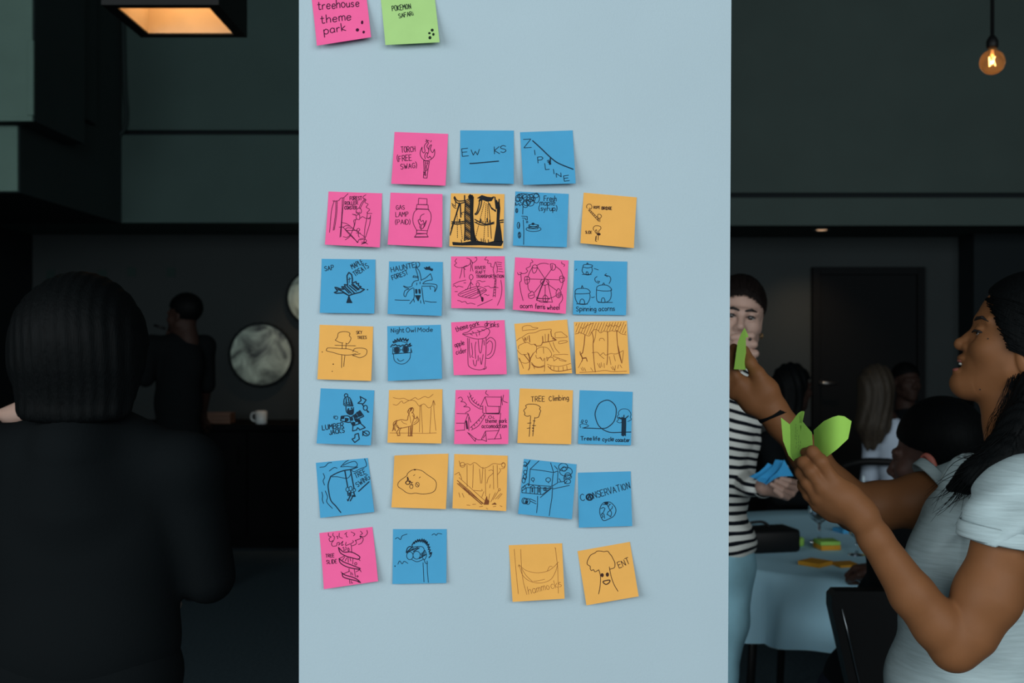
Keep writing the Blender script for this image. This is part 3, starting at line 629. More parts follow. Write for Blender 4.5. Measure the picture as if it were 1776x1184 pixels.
sticky('G', 'orange', 'orange sticky note with a tree on a platform and small words sky trees', (75, 77, 552, 93, 540, 577, 62, 562), 5,
  [('SKY', 402, 160, 454, 158, 26), ('TREES', 412, 204, 494, 202, 25)],
  'C215 215 235 185 240 155 270 140 320 140 345 155 340 175 355 195 345 225 325 248 310 240/C215 215 255 235 285 240/L277 240 277 290/L312 242 310 290/L212 260 397 265/C140 290 160 283 270 290 340 295 420 325/C140 290 140 310 200 325 250 340 330 348 400 335'
  '/C372 320 390 290 450 285 495 300 490 345 440 370 400 360 368 350/L368 350 440 335/L275 345 275 460/L302 350 293 450/O200 428 3 3 100 320 2 2 192 492 2 2', 0.95)
sticky('G', 'blue', 'blue sticky note with a masked smiling face captioned night owl mode', (678, 90, 1155, 77, 1170, 557, 690, 577), 6,
  [('Night', 712, 146, 830, 145, 38), ('Owl', 847, 144, 930, 142, 38), ('Mode', 950, 140, 1082, 137, 38)],
  'T735 240 730 225 750 232 745 210 765 228 768 200 785 225 795 195 805 222 820 195 830 220 845 198 848 222 868 205 855 228/T710 275 725 255 740 262 750 252 770 265 785 260 800 270 815 258 835 262 850 248 865 262 885 242 880 262 897 262 880 270 850 272 820 272/C725 275 760 285 800 270/C740 240 790 225 860 240'
  '/O765 303 20 22 843 298 20 22/E765 303 28 28 843 298 28 28/L792 300 815 300/L728 285 728 335 890 325 890 285/L725 338 895 325/C735 340 745 395 790 425 840 420 880 380 888 330/C770 378 785 398 805 400 828 388/L890 290 900 325', 1.1)
sticky('G', 'pink', 'pink sticky note with a cider mug under a leaf captioned theme park drinks', (1248, 55, 1725, 35, 1745, 517, 1275, 525), 7,
  [('theme', 1295, 142, 1402, 106, 46), ('park', 1422, 106, 1502, 80, 44), ('drinks', 1546, 90, 1672, 98, 42), ('apple', 1284, 276, 1368, 254, 40), ('cider', 1294, 342, 1388, 322, 42)],
  'C1395 195 1398 300 1400 400 1408 445 1450 470 1510 478 1548 465/C1560 190 1560 300 1555 400 1550 460/C1562 450 1560 465 1540 475/C1565 215 1600 190 1640 220 1642 280 1625 340 1590 375 1560 375/C1568 245 1590 220 1615 240 1615 290 1600 330 1570 350'
  '/C1352 160 1400 140 1440 110 1510 95 1550 100 1590 125 1585 160 1550 195 1490 205 1430 195 1352 160/C1352 165 1430 155 1500 140 1560 115 1600 100 1625 90/L1450 150 1435 135/L1480 125 1510 140/L1520 120 1545 130/L1470 155 1480 180/L1500 145 1500 170/L1420 160 1440 170/C1410 200 1410 300 1420 370'
  '/C1430 240 1440 330 1435 360 1450 370/C1470 230 1462 280 1468 380/C1490 210 1500 310 1515 325 1525 250 1530 200/L1490 350 1490 400/C1445 390 1455 435 1470 440 1478 390/C1535 340 1525 400 1518 430 1505 370/L1540 215 1545 260', 1.0, tw=1.1)
sticky('H', 'orange', 'orange sticky note with a thin pen sketch of cliff, waterfall and tree bridges', (92, 103, 800, 45, 862, 762, 165, 777), 8, [],
  'C200 185 205 145 260 125 310 130 340 150 410 160 350 180 280 185 200 195/C640 260 640 225 680 215 720 212 745 230 800 275 760 285 650 290 640 260/C685 355 700 335 790 330 790 350 700 370 685 355/C155 300 200 280 270 235 370 220 440 190 520 180 580 175 590 200/T580 200 590 270 655 320 600 300/T655 320 560 340 470 355'
  '/K470 350 450 390 400 400 360 380/T245 290 250 330/L220 300 240 360/T290 260 300 350/L200 290 225 345/L230 280 235 320/L265 270 270 320/C120 330 160 300/C150 440 150 400 200 370 260 350 320 380 370 375 390 420 380 470 340 500/C130 450 160 490 200 515 260 510/C390 500 390 450 430 420 490 415 540 430 580 480 590 520 560 555 520 560'
  '/C380 520 390 560 430 560 440 550 460 580/T220 510 275 580 295 610/T270 490 300 560/T345 500 310 560 300 610 295 690 280 720/T285 500 300 600/L480 600 490 560/L500 560 495 700 490 740/L525 545 530 600/C150 560 180 610 240 630 290 615/K320 620 360 665 430 680 490 660/C320 640 370 680 430 685 490 675/C530 640 580 660 700 670 850 630'
  '/K540 670 600 720 700 735 855 705/L580 665 575 695/L620 675 620 715/L680 680 680 730/L740 675 745 730/L790 660 795 720/T470 270 475 350/L505 240 510 340/T550 240 545 340/C560 350 590 420 620 480/C610 350 640 430 695 495/C610 545 620 520 680 515 750 510 810 515/C620 540 680 560 720 575 790 600/C530 600 560 550 610 560 620 600'
  '/L480 420 485 500/C620 600 680 560 700 590 780 605/L160 560 215 700/L140 540 150 660/L440 560 470 600/L350 670 362 705', 0.75, ink='thin')
sticky('H', 'orange', 'orange sticky note with a thin pen sketch of a figure swinging on a vine', (890, 78, 1600, 62, 1625, 770, 912, 772), 7, [],
  'H34 -1.18 915 95 1585 80 1585 240 1520 225 1440 195 1300 200 1240 215 1170 180 1090 250 915 230/C905 240 950 230 970 215 1010 235 1080 265 1110 250 1125 215 1165 180 1210 190 1245 225 1290 200 1340 210 1400 195 1430 205 1470 195 1520 235 1590 250'
  '/K1130 210 1150 300 1145 400 1155 600 1170 745/C1185 195 1175 280 1150 360/K1340 205 1342 350 1335 560 1325 650/K1462 190 1470 350 1490 500 1525 630/C1480 400 1500 500 1520 600/T1038 245 1025 380 1005 490/T970 475 975 510 990 540 1005 570 990 610/T1005 490 980 510 1000 555/T1005 560 1050 555 1065 605/T995 565 1045 562/L990 605 945 690'
  '/C960 750 1100 745 1180 740 1300 725 1400 740 1590 735/C1130 490 1200 485 1240 520 1280 490 1310 520 1380 500 1450 505 1550 460/C1320 120 1360 140 1380 115 1420 140 1450 120 1480 145 1520 115/C980 150 1020 165 1060 130 1110 110 1145 95/C1230 330 1240 300 1280 300 1300 330/L1200 630 1230 690/L1230 630 1240 690/L1250 620 1260 680/L1290 630 1290 690'
  '/L1380 680 1410 720/L1400 670 1430 725/L1440 660 1430 730/L1480 650 1470 700/L1500 650 1525 690/L980 690 1000 730/L1000 680 1020 730/L1025 690 1045 735/L1110 690 1140 735/L1290 570 1230 520/L1420 520 1440 600/L1550 470 1530 620/L1360 540 1380 650', 0.75, ink='thin')
sticky('I', 'blue', 'blue sticky note with a checkered bearded woodcutter captioned lumber jacks', (58, 42, 537, 60, 513, 545, 32, 528), 7,
  [('LUMBER', 80, 412, 268, 388, 42), ('JACKS', 145, 452, 276, 432, 40)],
  'G285 105 15 15/K265 190 268 140 285 120 315 125 335 160 348 200/T270 195 345 200/K285 200 290 250 320 275 350 265 352 210/F298 232 320 238 350 225 348 268 320 278 300 262/O308 225 5 5 335 218 5 5/T285 130 290 180/T305 130 315 180/T325 145 333 185/T270 180 340 190/L275 165 335 175/T410 115 465 145 440 180 390 175 420 150 410 115/T430 185 445 205/G458 215 18 22/T470 235 490 255 475 250'
  '/F350 280 380 275 395 300 360 305/F380 255 410 245 430 285 400 295/F320 300 345 300 350 325 325 330/F360 310 390 310 400 335 375 340/F245 290 270 285 270 310 245 315/F280 305 310 310 305 330 280 335/F345 340 370 345 365 370 345 365/F390 320 410 320 418 350 400 352/T360 280 410 240 445 290 400 310 420 350 350 375 330 340 310 345 240 330 245 290 300 285 330 300 360 280'
  '/T350 375 348 420 385 410 390 390 405 400 410 410 460 390 420 355/T370 450 400 440 410 490 370 520 345 490 370 480 370 450/G470 440 28 22/T440 420 440 460/T450 430 480 450/E200 302 14 14/C180 310 178 290 195 288', 1.05, tw=1.5)
sticky('I', 'orange', 'orange sticky note with a brown sketch of a half-horse archer, lower corner folded', (668, 57, 1145, 50, 1140, 527, 660, 522), 6, [],
  'C705 125 760 135 800 130 850 150 900 125 930 140 985 115 1020 125 1062 95/C705 185 740 190 780 155 800 175 850 150 900 155 940 200 980 180 1020 215 1050 200 1065 150 1080 190/L945 190 943 430/L955 185 970 435/L1045 215 1035 440/L1065 150 1075 300 1090 415/L680 437 1000 440 1095 435/K740 330 780 320 830 325 840 290 850 260'
  '/K880 255 895 290 885 330 870 375/K735 335 740 380 770 395 830 385 870 375/K740 325 710 350 712 400 700 420/K735 335 722 380 730 420/C745 330 715 365 705 410/C728 345 712 380 722 415/K745 370 760 400 740 430 755 460/K780 390 765 420 770 460/T845 385 845 460/T860 385 860 460/T870 375 870 460/T882 365 875 460/T745 460 765 460/T840 463 882 463'
  '/K850 260 845 230 865 215 885 220 885 245 870 262/K848 225 835 250 850 270/F860 215 880 212 870 235 858 250/K920 290 935 330 900 360 890 360/C915 295 920 325 890 350/K880 280 900 310 920 300/C780 330 800 350 830 360/C850 275 860 310 865 350', 0.7, ink='thin', curl=(0, 0, 4, 0))
sticky('I', 'pink', 'pink sticky note with raised huts and ladders captioned theme park accommodation', (1262, 57, 1740, 52, 1733, 532, 1253, 532), 9,
  [('theme', 1527, 347, 1630, 346, 34), ('park', 1652, 346, 1720, 345, 34), ('accomodation', 1497, 392, 1718, 391, 36)],
  'L1525 118 1670 120 1665 205 1550 200 1525 118 1490 190/L1530 200 1535 265 1655 260 1665 205/L1505 195 1505 260 1530 265/L1670 110 1680 190/L1650 200 1650 260/C1370 110 1400 170 1470 220 1500 225/C1385 80 1420 160 1500 205/R1375 115 1490 222 1395 95 1495 205/C1520 265 1460 330 1395 390/C1530 280 1470 370 1405 410/R1520 265 1395 390 1530 280 1405 410'
  '/L1272 265 1375 267 1345 350 1270 350/L1375 270 1400 342/L1345 350 1345 410 1270 415/L1380 300 1382 415/T1355 330 1365 400/T1362 330 1372 400/C1285 130 1310 120 1325 145 1310 160 1340 165 1360 190 1335 205 1380 210 1390 235 1350 260/L1530 420 1495 490 1540 510 1530 420 1650 415/L1510 480 1530 450/L1550 490 1670 485 1660 445/L1370 430 1440 510 1445 480'
  '/C1380 435 1450 490 1500 495/L1665 260 1650 410 1610 490/C1540 62 1530 85 1555 105/E1570 297 14 12/C1600 290 1595 305 1610 308/C1690 100 1685 150 1725 170/L1540 262 1650 262/T1535 265 1655 268', 1.0)
sticky('J', 'orange', 'orange sticky note with a runged tree trunk captioned tree climbing', (130, 65, 858, 90, 830, 825, 97, 807), 4,
  [('TREE', 288, 246, 472, 242, 72), ('Climbing', 532, 238, 800, 222, 66)],
  'C245 280 310 280 365 290 410 320 400 345 415 370 405 400 385 455 345 468/C245 280 210 300 220 325 185 365 200 400 195 425 230 445 270 435/L278 440 270 560 258 720/L335 460 320 560 307 715/L235 540 285 535/L230 610 275 602/L310 505 340 510/L300 570 348 572/T302 605 318 608/T305 645 316 645', 1.1)
sticky('J', 'blue', 'blue sticky note with a track loop and dark tree captioned tree life cycle coaster', (950, 90, 1675, 112, 1648, 840, 925, 820), 3,
  [('Tree', 962, 772, 1110, 772, 50, 1.35), ('life', 1132, 774, 1222, 774, 52, 1.35), ('cycle', 1256, 782, 1410, 782, 50, 1.35), ('coaster', 1436, 790, 1628, 794, 50, 1.35)],
  'K1000 605 1100 608 1245 612 1330 595 1420 510 1450 370 1420 280 1330 225 1220 270 1165 380 1165 460 1200 560 1260 620 1330 655 1400 667 1550 662 1655 660/C960 600 955 560 1000 548 1070 575 1010 600 985 605/E987 510 13 15 1038 515 13 18/L987 525 985 545/L1040 530 1042 548/L960 525 975 530'
  '/F1525 455 1545 470 1580 470 1580 560 1575 715 1560 700 1545 715 1520 705 1525 560/T1480 460 1540 480/T1485 470 1540 490/T1615 440 1570 480/T1555 430 1550 480/C1520 530 1490 535 1455 515 1480 490 1460 450 1485 420 1475 400 1510 355 1560 345 1610 355 1640 390 1650 425 1640 460 1655 490 1605 518', 1.0)
sticky('K', 'blue', 'blue sticky note with children hanging from branches captioned tree swing', (40, 113, 497, 70, 558, 540, 85, 592), 4,
  [('TREE', 394, 248, 484, 206, 46), ('SWING', 410, 326, 518, 254, 44)],
  'T418 362 510 278/C75 152 120 145 150 115 180 110/C158 185 200 155 228 160/C258 148 300 105 330 88/C258 148 320 145 380 150 405 135 400 115 380 100 330 112 280 135/C468 75 485 120 480 145 430 165 380 190 350 175/K170 232 230 200 290 180 350 170 408 150/C180 235 230 235 300 248 330 240 355 200/K170 235 150 300 155 360 175 440 220 490 265 545'
  '/C105 205 118 240 105 270 118 308/C95 368 102 400 100 435 112 468/C125 358 145 410 140 455 190 510/T295 180 322 325/T345 172 378 340/E320 345 14 18 347 338 14 20 380 350 12 14/T322 365 328 400/T350 360 350 400/L330 375 380 370/T360 405 390 405/T365 398 388 398/T345 400 325 445/T365 410 345 445/L318 430 325 445/T338 375 342 405/T375 370 385 400', 1.2)
sticky('K', 'orange', 'orange sticky note with a rounded mound outline holding small rings', (735, 45, 1207, 32, 1187, 512, 710, 497), 6, [],
  'C845 210 870 185 910 170 970 180 1020 215 1085 260 1102 300 1090 350 1050 375 980 383 920 375 880 380 840 370 805 345 765 315 775 275 840 225 845 210/O912 172 8 4/T850 235 848 265/G850 285 18 15/C830 290 855 260 870 290 850 300/T845 240 858 255/T870 270 885 290/L885 290 895 280/E882 318 14 18 935 302 16 20/L900 225 912 215/L950 245 960 235/T875 300 895 305/L926 290 944 315', 0.95, curl=(6, 0, 0, 0))
sticky('K', 'orange', 'orange sticky note with a thin sketch of a log slide splashing below trees', (1258, 35, 1728, 50, 1715, 527, 1245, 503), 8, [],
  'C1300 95 1320 140 1370 120 1400 130 1440 110 1500 155 1550 150 1600 120 1660 125 1700 115 1700 155 1670 165/E1330 130 22 22 1690 130 16 20/L1370 130 1372 320/L1425 125 1420 330/L1510 150 1500 290/L1530 165 1535 400/L1600 135 1605 340/L1635 130 1640 330/T1285 265 1400 360 1510 465/T1285 290 1390 380 1500 470/L1300 240 1420 345 1530 440/T1300 290 1420 390 1515 462/L1340 330 1500 468'
  '/L1310 210 1325 255/C1262 215 1280 205 1300 195 1305 220/F1520 470 1530 440 1545 400 1550 430 1565 440 1560 470/L1570 380 1560 440/L1600 430 1650 350/L1620 425 1670 375/L1580 450 1620 370/L1680 380 1640 425/L1300 370 1310 410/L1330 375 1345 410/L1385 350 1390 390/L1370 475 1400 478/L1420 470 1450 468/L1480 490 1510 485/L1540 500 1555 510/L1600 490 1625 485/L1660 480 1680 490'
  '/C1430 350 1500 355 1500 340/E1655 345 9 10/L1575 300 1570 330/F1590 470 1615 455 1630 470/C1560 180 1590 175 1600 200 1560 240 1545 290/C1655 160 1665 180 1640 215/L1480 165 1490 290/L1520 360 1500 410', 0.75, ink='thin')
sticky('L', 'blue', 'blue sticky note with a railed treehouse drawn in marker and no words', (183, 80, 888, 153, 820, 872, 103, 800), 8, [],
  'L265 218 390 100/L265 218 420 235 580 262/L540 132 580 262/L590 172 638 225/L580 262 638 240 630 400 555 445/L265 218 250 440/L575 270 555 440/L250 420 400 435 555 445/E302 352 20 22 507 358 32 28/L302 375 310 390/L507 390 515 400/L155 460 240 405 240 435/L155 460 155 525 300 540 430 552/L400 590 555 465/L160 500 220 460 400 465 520 470/L215 465 210 525/L270 445 265 535/L325 455 325 540/L365 455 360 545/L405 460 405 548'
  '/C275 450 300 435 325 450/C365 455 385 440 405 458/E465 480 25 22/L450 470 480 495/L455 500 480 465/L290 465 290 520/L300 465 300 520/L380 470 380 525/L390 470 388 525/L430 550 550 460/L500 470 540 455/L365 572 362 680 350 788/L565 450 555 600 530 740 518 825/E185 632 30 38 235 640 28 38 205 636 30 36/O215 650 14 16/L262 605 340 640/L265 635 345 672/E195 150 25 28/L220 160 268 95 245 140 200 190/C180 180 190 160 225 175/E200 255 22 25 195 320 22 30 178 365 22 35/C225 180 225 230 215 290 205 360'
  '/E708 190 62 52 745 250 85 60 720 215 30 30 770 300 40 35 765 380 42 30 770 320 50 30/L640 390 720 380/L650 340 680 385/L715 330 730 410 760 370/L560 480 680 455 790 432/L170 450 185 470/L190 430 205 460', 1.2)
sticky('L', 'blue', 'blue sticky note with a globe captioned conservation', (905, 265, 1612, 247, 1627, 970, 915, 992), 4,
  [('C', 945, 640, 1000, 630, 92), ('NSERVATION', 1120, 612, 1605, 470, 84)],
  'G1060 590 45 42 1060 590 40 37/T1060 558 1035 620/T1060 558 1085 620/L1045 600 1076 600/C1280 655 1340 660 1400 720 1410 780 1380 840 1320 875 1250 900 1215 860 1195 790 1205 720 1240 670 1280 655/L1240 690 1290 680 1310 720 1330 760 1360 740 1365 710/L1210 740 1245 725 1265 740 1245 790 1220 810 1250 810 1260 870/L1220 860 1240 850 1215 815/L1290 820 1310 780 1340 765 1355 800 1340 850 1310 825 1290 820/F1255 660 1300 655 1310 675 1280 690/L1310 720 1330 680 1340 690', 1.25)
sticky('M', 'pink', 'pink sticky note with a slide spiralling round a trunk captioned tree slide', (100, 170, 753, 95, 830, 750, 165, 848), 5,
  [('TREE', 180, 466, 284, 464, 40), ('SLIDE', 192, 544, 320, 536, 46)],
  'C210 170 215 205 245 215 220 240 235 275 275 260 250 295 265 330 315 325/C270 170 265 200 285 215 280 255/C345 170 345 215 385 235/L410 185 440 160/C430 180 435 215 450 215/C490 155 535 180 520 205/C605 145 630 175 605 190/C685 135 690 175 650 215 600 205 610 235 570 250 540 265/C600 205 640 240 620 290 580 310/C545 255 555 300 500 325 490 300 520 280 510 260/C315 320 320 290 345 285 340 320/C350 310 380 280 390 270 375 320 400 310/C430 280 425 320 460 310 480 300/C310 215 325 210 325 240'
  '/K335 345 400 400 490 400 560 430 600 460 590 490/K335 345 360 410 430 450 500 470 580 490/L580 480 605 505/L495 330 500 410/L450 350 455 390/C385 350 400 345 405 380/C425 335 430 370 400 385/K345 480 400 520 480 550 560 580 610 600/K345 480 360 530 420 570 500 595 600 610/L590 590 620 640/L345 480 410 450/L455 465 460 525/L480 475 490 510/L515 480 515 545/E552 542 14 15'
  '/K385 655 430 680 520 705 580 735 615 768/K385 655 400 700 470 725 560 745 600 765/L370 640 400 665 480 630/L470 600 470 640/L535 610 550 700/L490 640 495 680/L505 650 520 680/E575 693 8 9/L478 735 485 780/L500 745 505 775 520 770/L555 640 600 615/L385 500 415 460/L420 510 440 470/C460 350 470 370 462 395', 1.1)
sticky('M', 'blue', 'blue sticky note with birds round a bushy head on a trunk', (1006, 122, 1668, 122, 1665, 778, 1003, 790), 3, [],
  'C1033 242 1065 225 1098 250 1120 205 1180 182/C1485 195 1515 178 1538 198 1560 175 1608 182/C1068 550 1090 510 1120 545 1145 515 1192 540/T1240 320 1265 280 1270 300 1285 262 1300 285 1310 248 1325 278 1335 245 1350 280 1365 240 1375 285 1390 245 1395 290 1412 258 1410 305 1430 275 1425 320 1450 305 1435 345 1462 340 1440 370 1468 375 1450 400 1470 410 1455 430 1485 405 1470 450 1450 470'
  '/T1255 300 1290 270/T1300 270 1330 260/T1400 270 1430 300/L1240 320 1245 335/E1215 447 40 48 1298 440 45 48/K1170 400 1185 355 1215 335 1250 345/C1250 345 1300 335 1370 340 1400 390/T1170 410 1250 335/T1180 412 1260 360/T1240 380 1310 345/T1260 395 1330 350/C1385 490 1365 450 1395 380 1420 440 1400 490 1385 490/H12 1.2 1350 420 1395 390 1405 440 1360 450/C1240 495 1300 520 1350 505 1380 490/C1390 495 1410 540 1435 535/L1378 530 1390 765/L1428 510 1432 650 1445 770/T1330 480 1415 430/O1033 573 4 4', 1.1)
sticky('N', 'orange', 'orange sticky note with a faint hammock sketch captioned hammocks', (88, 107, 745, 83, 772, 743, 135, 782), 8,
  [('hammocks', 335, 692, 735, 600, 84)],
  'L155 155 175 400 205 690/L235 155 245 400/C245 400 270 560 310 695/C660 135 675 250 690 400 695 680/C215 345 300 410 430 440 560 420 640 370 700 310/C215 345 260 470 350 540 480 560 600 520 660 430 690 340/C245 385 300 470 380 545/C560 420 590 365 625 365/C205 370 210 345 230 355/C390 540 440 535 530 515/C665 350 680 330 690 360/L655 135 668 150', 0.6, ink='thin')
sticky('N', 'orange', 'orange sticky note with a smiling round-topped tree face and three letters', (935, 180, 1580, 65, 1680, 720, 1040, 830), 6,
  [('ENT', 1448, 384, 1582, 328, 72)],
  'C1195 405 1150 430 1130 405 1105 415 1090 390 1090 365 1055 340 1055 305 1075 260 1100 225 1150 200 1175 180 1215 178 1260 185 1305 180 1330 210 1355 240 1375 280 1390 310 1395 345 1385 380 1335 397/C1195 405 1215 480 1210 600 1190 695/C1325 370 1345 480 1380 580 1428 662/O1237 470 15 20 1300 463 15 22/K1245 550 1280 535 1328 530 1320 560 1280 580 1245 550', 1.15)

# ---------------------------------------------------------------- lamps
M_glow = mat('shade_lining', srgb(228, 208, 178), 0.7, noise=0.05, nscale=12, spec=0.1)
M_bulbglass = mat('amber_glass', (0.95, 0.60, 0.30), 0.05, trans=0.97, ior=1.12, emit=(1.0, 0.42, 0.14), estr=0.03)
M_fil = mat('filament', (1, 0.7, 0.3), 0.5, emit=(1.0, 0.62, 0.24), estr=12)

def square_pendant():
    df = 4.30; zb = EYE + 532 * df / PXF                      # rim height, far inner edge at df
    xa, xb = P(258, 0, df)[0], P(405, 0, df)[0]; W = xb - xa; yn = df - W * 1.06; fl = 0.042; H = 0.26
    t = thing('pendant_lamp', ((xa + xb) / 2, (df + yn) / 2, zb), 'black square pendant lamp with glowing orange lining hanging from the ceiling', 'lamp')
    X0, X1, Y0, Y1 = xa - fl, xb + fl, yn - fl, df + fl
    o = [(X0, Y0), (X1, Y0), (X1, Y1), (X0, Y1)]; q = [(xa, yn), (xb, yn), (xb, df), (xa, df)]
    v = [(x, y, zb) for x, y in o] + [(x, y, zb + H) for x, y in o] + [(x, y, zb) for x, y in q] + [(x, y, zb + 0.006) for x, y in q]
    f = []
    for i in range(4):
        j = (i + 1) % 4; f += [(i, j, 4 + j, 4 + i), (i, 8 + i, 8 + j, j), (8 + i, 12 + i, 12 + j, 8 + j)]
    f.append((4, 5, 6, 7))
    mesh('lamp_shade', v, f, t, M_black)
    v = [(x, y, zb + 0.006) for x, y in q] + [(x, y, zb + H - 0.01) for x, y in q]
    f = [(i, 4 + i, 4 + (i + 1) % 4, (i + 1) % 4) for i in range(4)] + [(4, 5, 6, 7)]
    mesh('shade_lining', v, f, t, M_glow)
    c = ((xa + xb) / 2, (yn + df) / 2)
    v, f = tube_geo([(c[0], c[1], zb + H), (c[0], c[1], CEIL_Z)], 0.006, 8); mesh('cord', v, f, t, M_black, True)
    v, f = lathe_geo([(0.0, 0.0), (0.02, 0.004), (0.03, 0.025), (0.028, 0.05), (0.014, 0.085), (0.014, 0.11), (0.0, 0.11)], (c[0], c[1], zb + 0.145), 20)
    mesh('bulb', v, f, t, mat('lit_bulb', (1, 0.8, 0.5), 0.5, emit=(1.0, 0.62, 0.28), estr=12), True)
    l = bpy.data.lights.new('pendant_lamp_light', 'POINT'); l.energy = 0.42; l.color = (1.0, 0.66, 0.37); l.shadow_soft_size = 0.03
    lo = bpy.data.objects.new('pendant_lamp_light', l); COL.objects.link(lo); lo.location = (c[0], c[1], zb + 0.11)
square_pendant()

def globe_pendant():
    d = 4.46; c = P(1721, 108, d); r = 21 * d / PXF
    t = thing('globe_bulb_lamp', c - np.array((0, 0, r)), 'bare amber globe bulb hanging on a black cord, filament glowing', 'lamp')
    prof = [(0.0, -r)] + [(r * math.sin(a), -r * math.cos(a)) for a in np.linspace(0.15, math.pi - 0.36, 18)] + [(0.016, r * 1.0), (0.0135, r * 1.12), (0.013, r * 1.35)]
    v, f = lathe_geo(prof, c, 28); mesh('glass_globe', v, f, t, M_bulbglass, True)
    pts = []
    for k in range(6):
        a = k * math.pi / 3 * 1.0; pts.append((0.011 * math.cos(a), 0.011 * math.sin(a), (0.018 if k % 2 else -0.012)))
    v, f = tube_geo([c + np.array(p) for p in pts], 0.0011, 6); mesh('filament', v, f, t, M_fil, True)
    v, f = lathe_geo([(0.0, 0.0), (0.006, 0.0), (0.004, 0.03), (0.0, 0.03)], c + np.array((0, 0, 0.018)), 12); mesh('glass_stem', v, f, t, mat('stem_glass', (0.9, 0.5, 0.25), 0.1, emit=(1, 0.5, 0.15), estr=0.6), True)
    v, f = lathe_geo([(0.0, 0), (0.02, 0), (0.0225, 0.006), (0.0225, 0.026), (0.019, 0.034), (0.012, 0.046), (0.006, 0.05), (0.0, 0.05)], c + np.array((0, 0, r * 1.18)), 20)
    mesh('socket', v, f, t, M_black, True)
    v, f = tube_geo([c + np.array((0, 0, r * 1.18 + 0.04)), (c[0], c[1], CEIL_Z)], 0.0075, 8); mesh('cord', v, f, t, M_black, True)
    l = bpy.data.lights.new('globe_bulb_light', 'POINT'); l.energy = 0.5; l.color = (1.0, 0.6, 0.28); l.shadow_soft_size = 0.002
    lo = bpy.data.objects.new('globe_bulb_light', l); COL.objects.link(lo); lo.location = tuple(c)
globe_pendant()

def downlight(px, label):
    x = P(px, 0, 8.3)[0]; z = SOF_Z - 0.02 if x > XS else SOF_Z
    t = thing('downlight', (x, 8.3, z), label, 'light')
    v, f = lathe_geo([(0.038, 0.0), (0.06, -0.004), (0.062, 0.0), (0.062, 0.001), (0.038, 0.001)], (x, 8.3, z - 0.002), 24); mesh('trim_ring', v, f, t, M_alu, True)
    v, f = lathe_geo([(0.0, -0.002), (0.037, -0.002), (0.037, 0.0)], (x, 8.3, z - 0.001), 24); mesh('lens', v, f, t, mat('downlight_lens', (1, .8, .6), .4, emit=(1, .62, .36), estr=1.0), True)
    l = bpy.data.lights.new('downlight_beam', 'SPOT'); l.energy = 16; l.color = (1.0, 0.62, 0.36); l.spot_size = 1.5; l.spot_blend = 1.0; l.shadow_soft_size = 0.04
    o = bpy.data.objects.new('downlight_beam', l); COL.objects.link(o); o.location = (x, 8.3, z - 0.03); o.rotation_euler = (0.45, 0, 0)
downlight(1425, 'small recessed downlight under the soffit left of the black door')
downlight(560, 'small recessed downlight under the soffit above the mottled wall discs')

# ---------------------------------------------------------------- far left: discs, notes and sideboard
def disc_material():
    m = bpy.data.materials.new('mottled_disc'); m.use_nodes = True; nt = m.node_tree; b = nt.nodes['Principled BSDF']; b.inputs['Roughness'].default_value = 0.45
    g = nt.nodes.new('ShaderNodeNewGeometry'); n = nt.nodes.new('ShaderNodeTexNoise'); n.inputs['Scale'].default_value = 5.5; n.inputs['Detail'].default_value = 8; n.inputs['Distortion'].default_value = 1.2
    nt.links.new(g.outputs['Position'], n.inputs['Vector']); r = nt.nodes.new('ShaderNodeValToRGB'); nt.links.new(n.outputs['Fac'], r.inputs['Fac'])
    e = r.color_ramp.elements; e[0].position = 0.36; e[0].color = srgb(46, 56, 54); e[1].position = 0.66; e[1].color = srgb(190, 210, 196)
    nt.links.new(r.outputs[0], b.inputs['Base Color']); return m
M_disc = disc_material()
def wall_disc(px, py, rpx, label):
    d = 8.84; c = P(px, py, d); r = rpx * d / PXF
    t = thing('wall_disc', (c[0], BACK_Y, c[2] - r), label, 'wall decor', 'round discs on the back wall')
    n = 56
    def ring(rad, y, wob): return [(c[0] + rad * (1 + wob * math.cos(k * math.pi)) * math.cos(2 * math.pi * k / n), y, c[2] + rad * (1 + wob * math.cos(k * math.pi)) * math.sin(2 * math.pi * k / n)) for k in range(n)]
    def rings(lst):
        v = [p for l in lst for p in l]; f = []
        for i in range(len(lst) - 1):
            for k in range(n): f.append((i * n + k, i * n + (k + 1) % n, (i + 1) * n + (k + 1) % n, (i + 1) * n + k))
        return v, f
    v, f = rings([ring(r * 0.9, BACK_Y - 0.002, 0), ring(r, BACK_Y - 0.01, 0.012), ring(r * 1.01, BACK_Y - 0.045, 0.012), ring(r * 0.96, BACK_Y - 0.06, 0.012), ring(r * 0.93, BACK_Y - 0.052, 0.0)])
    mesh('rim', v, f, t, M_dark, True)
    v, f = rings([ring(r * 0.935, BACK_Y - 0.052, 0), ring(r * 0.6, BACK_Y - 0.064, 0), ring(r * 0.001, BACK_Y - 0.068, 0)])
    mesh('face', v, f, t, M_disc, True)
wall_disc(452, 615, 56, 'mottled grey-green wall disc hanging above the white mug')
wall_disc(546, 516, 50, 'mottled grey-green wall disc hung higher, half behind the pillar')
M_dn = mat('dull_teal_paper', srgb(34, 52, 50), 0.9)
for (px, py) in ((52, 505), (88, 476), (178, 476), (229, 471), (297, 472)):
    a = P(px - 7.5, py + 8, BACK_Y); b = P(px + 7.5, py - 8, BACK_Y)
    o = box('wall_note', a[0], b[0], BACK_Y - 0.008, BACK_Y - 0.001, a[2], b[2], M_dn, None, bev=0.002)
    tag(o, 'small dark square note stuck on the dim back wall', 'note', 'small notes on the back wall')

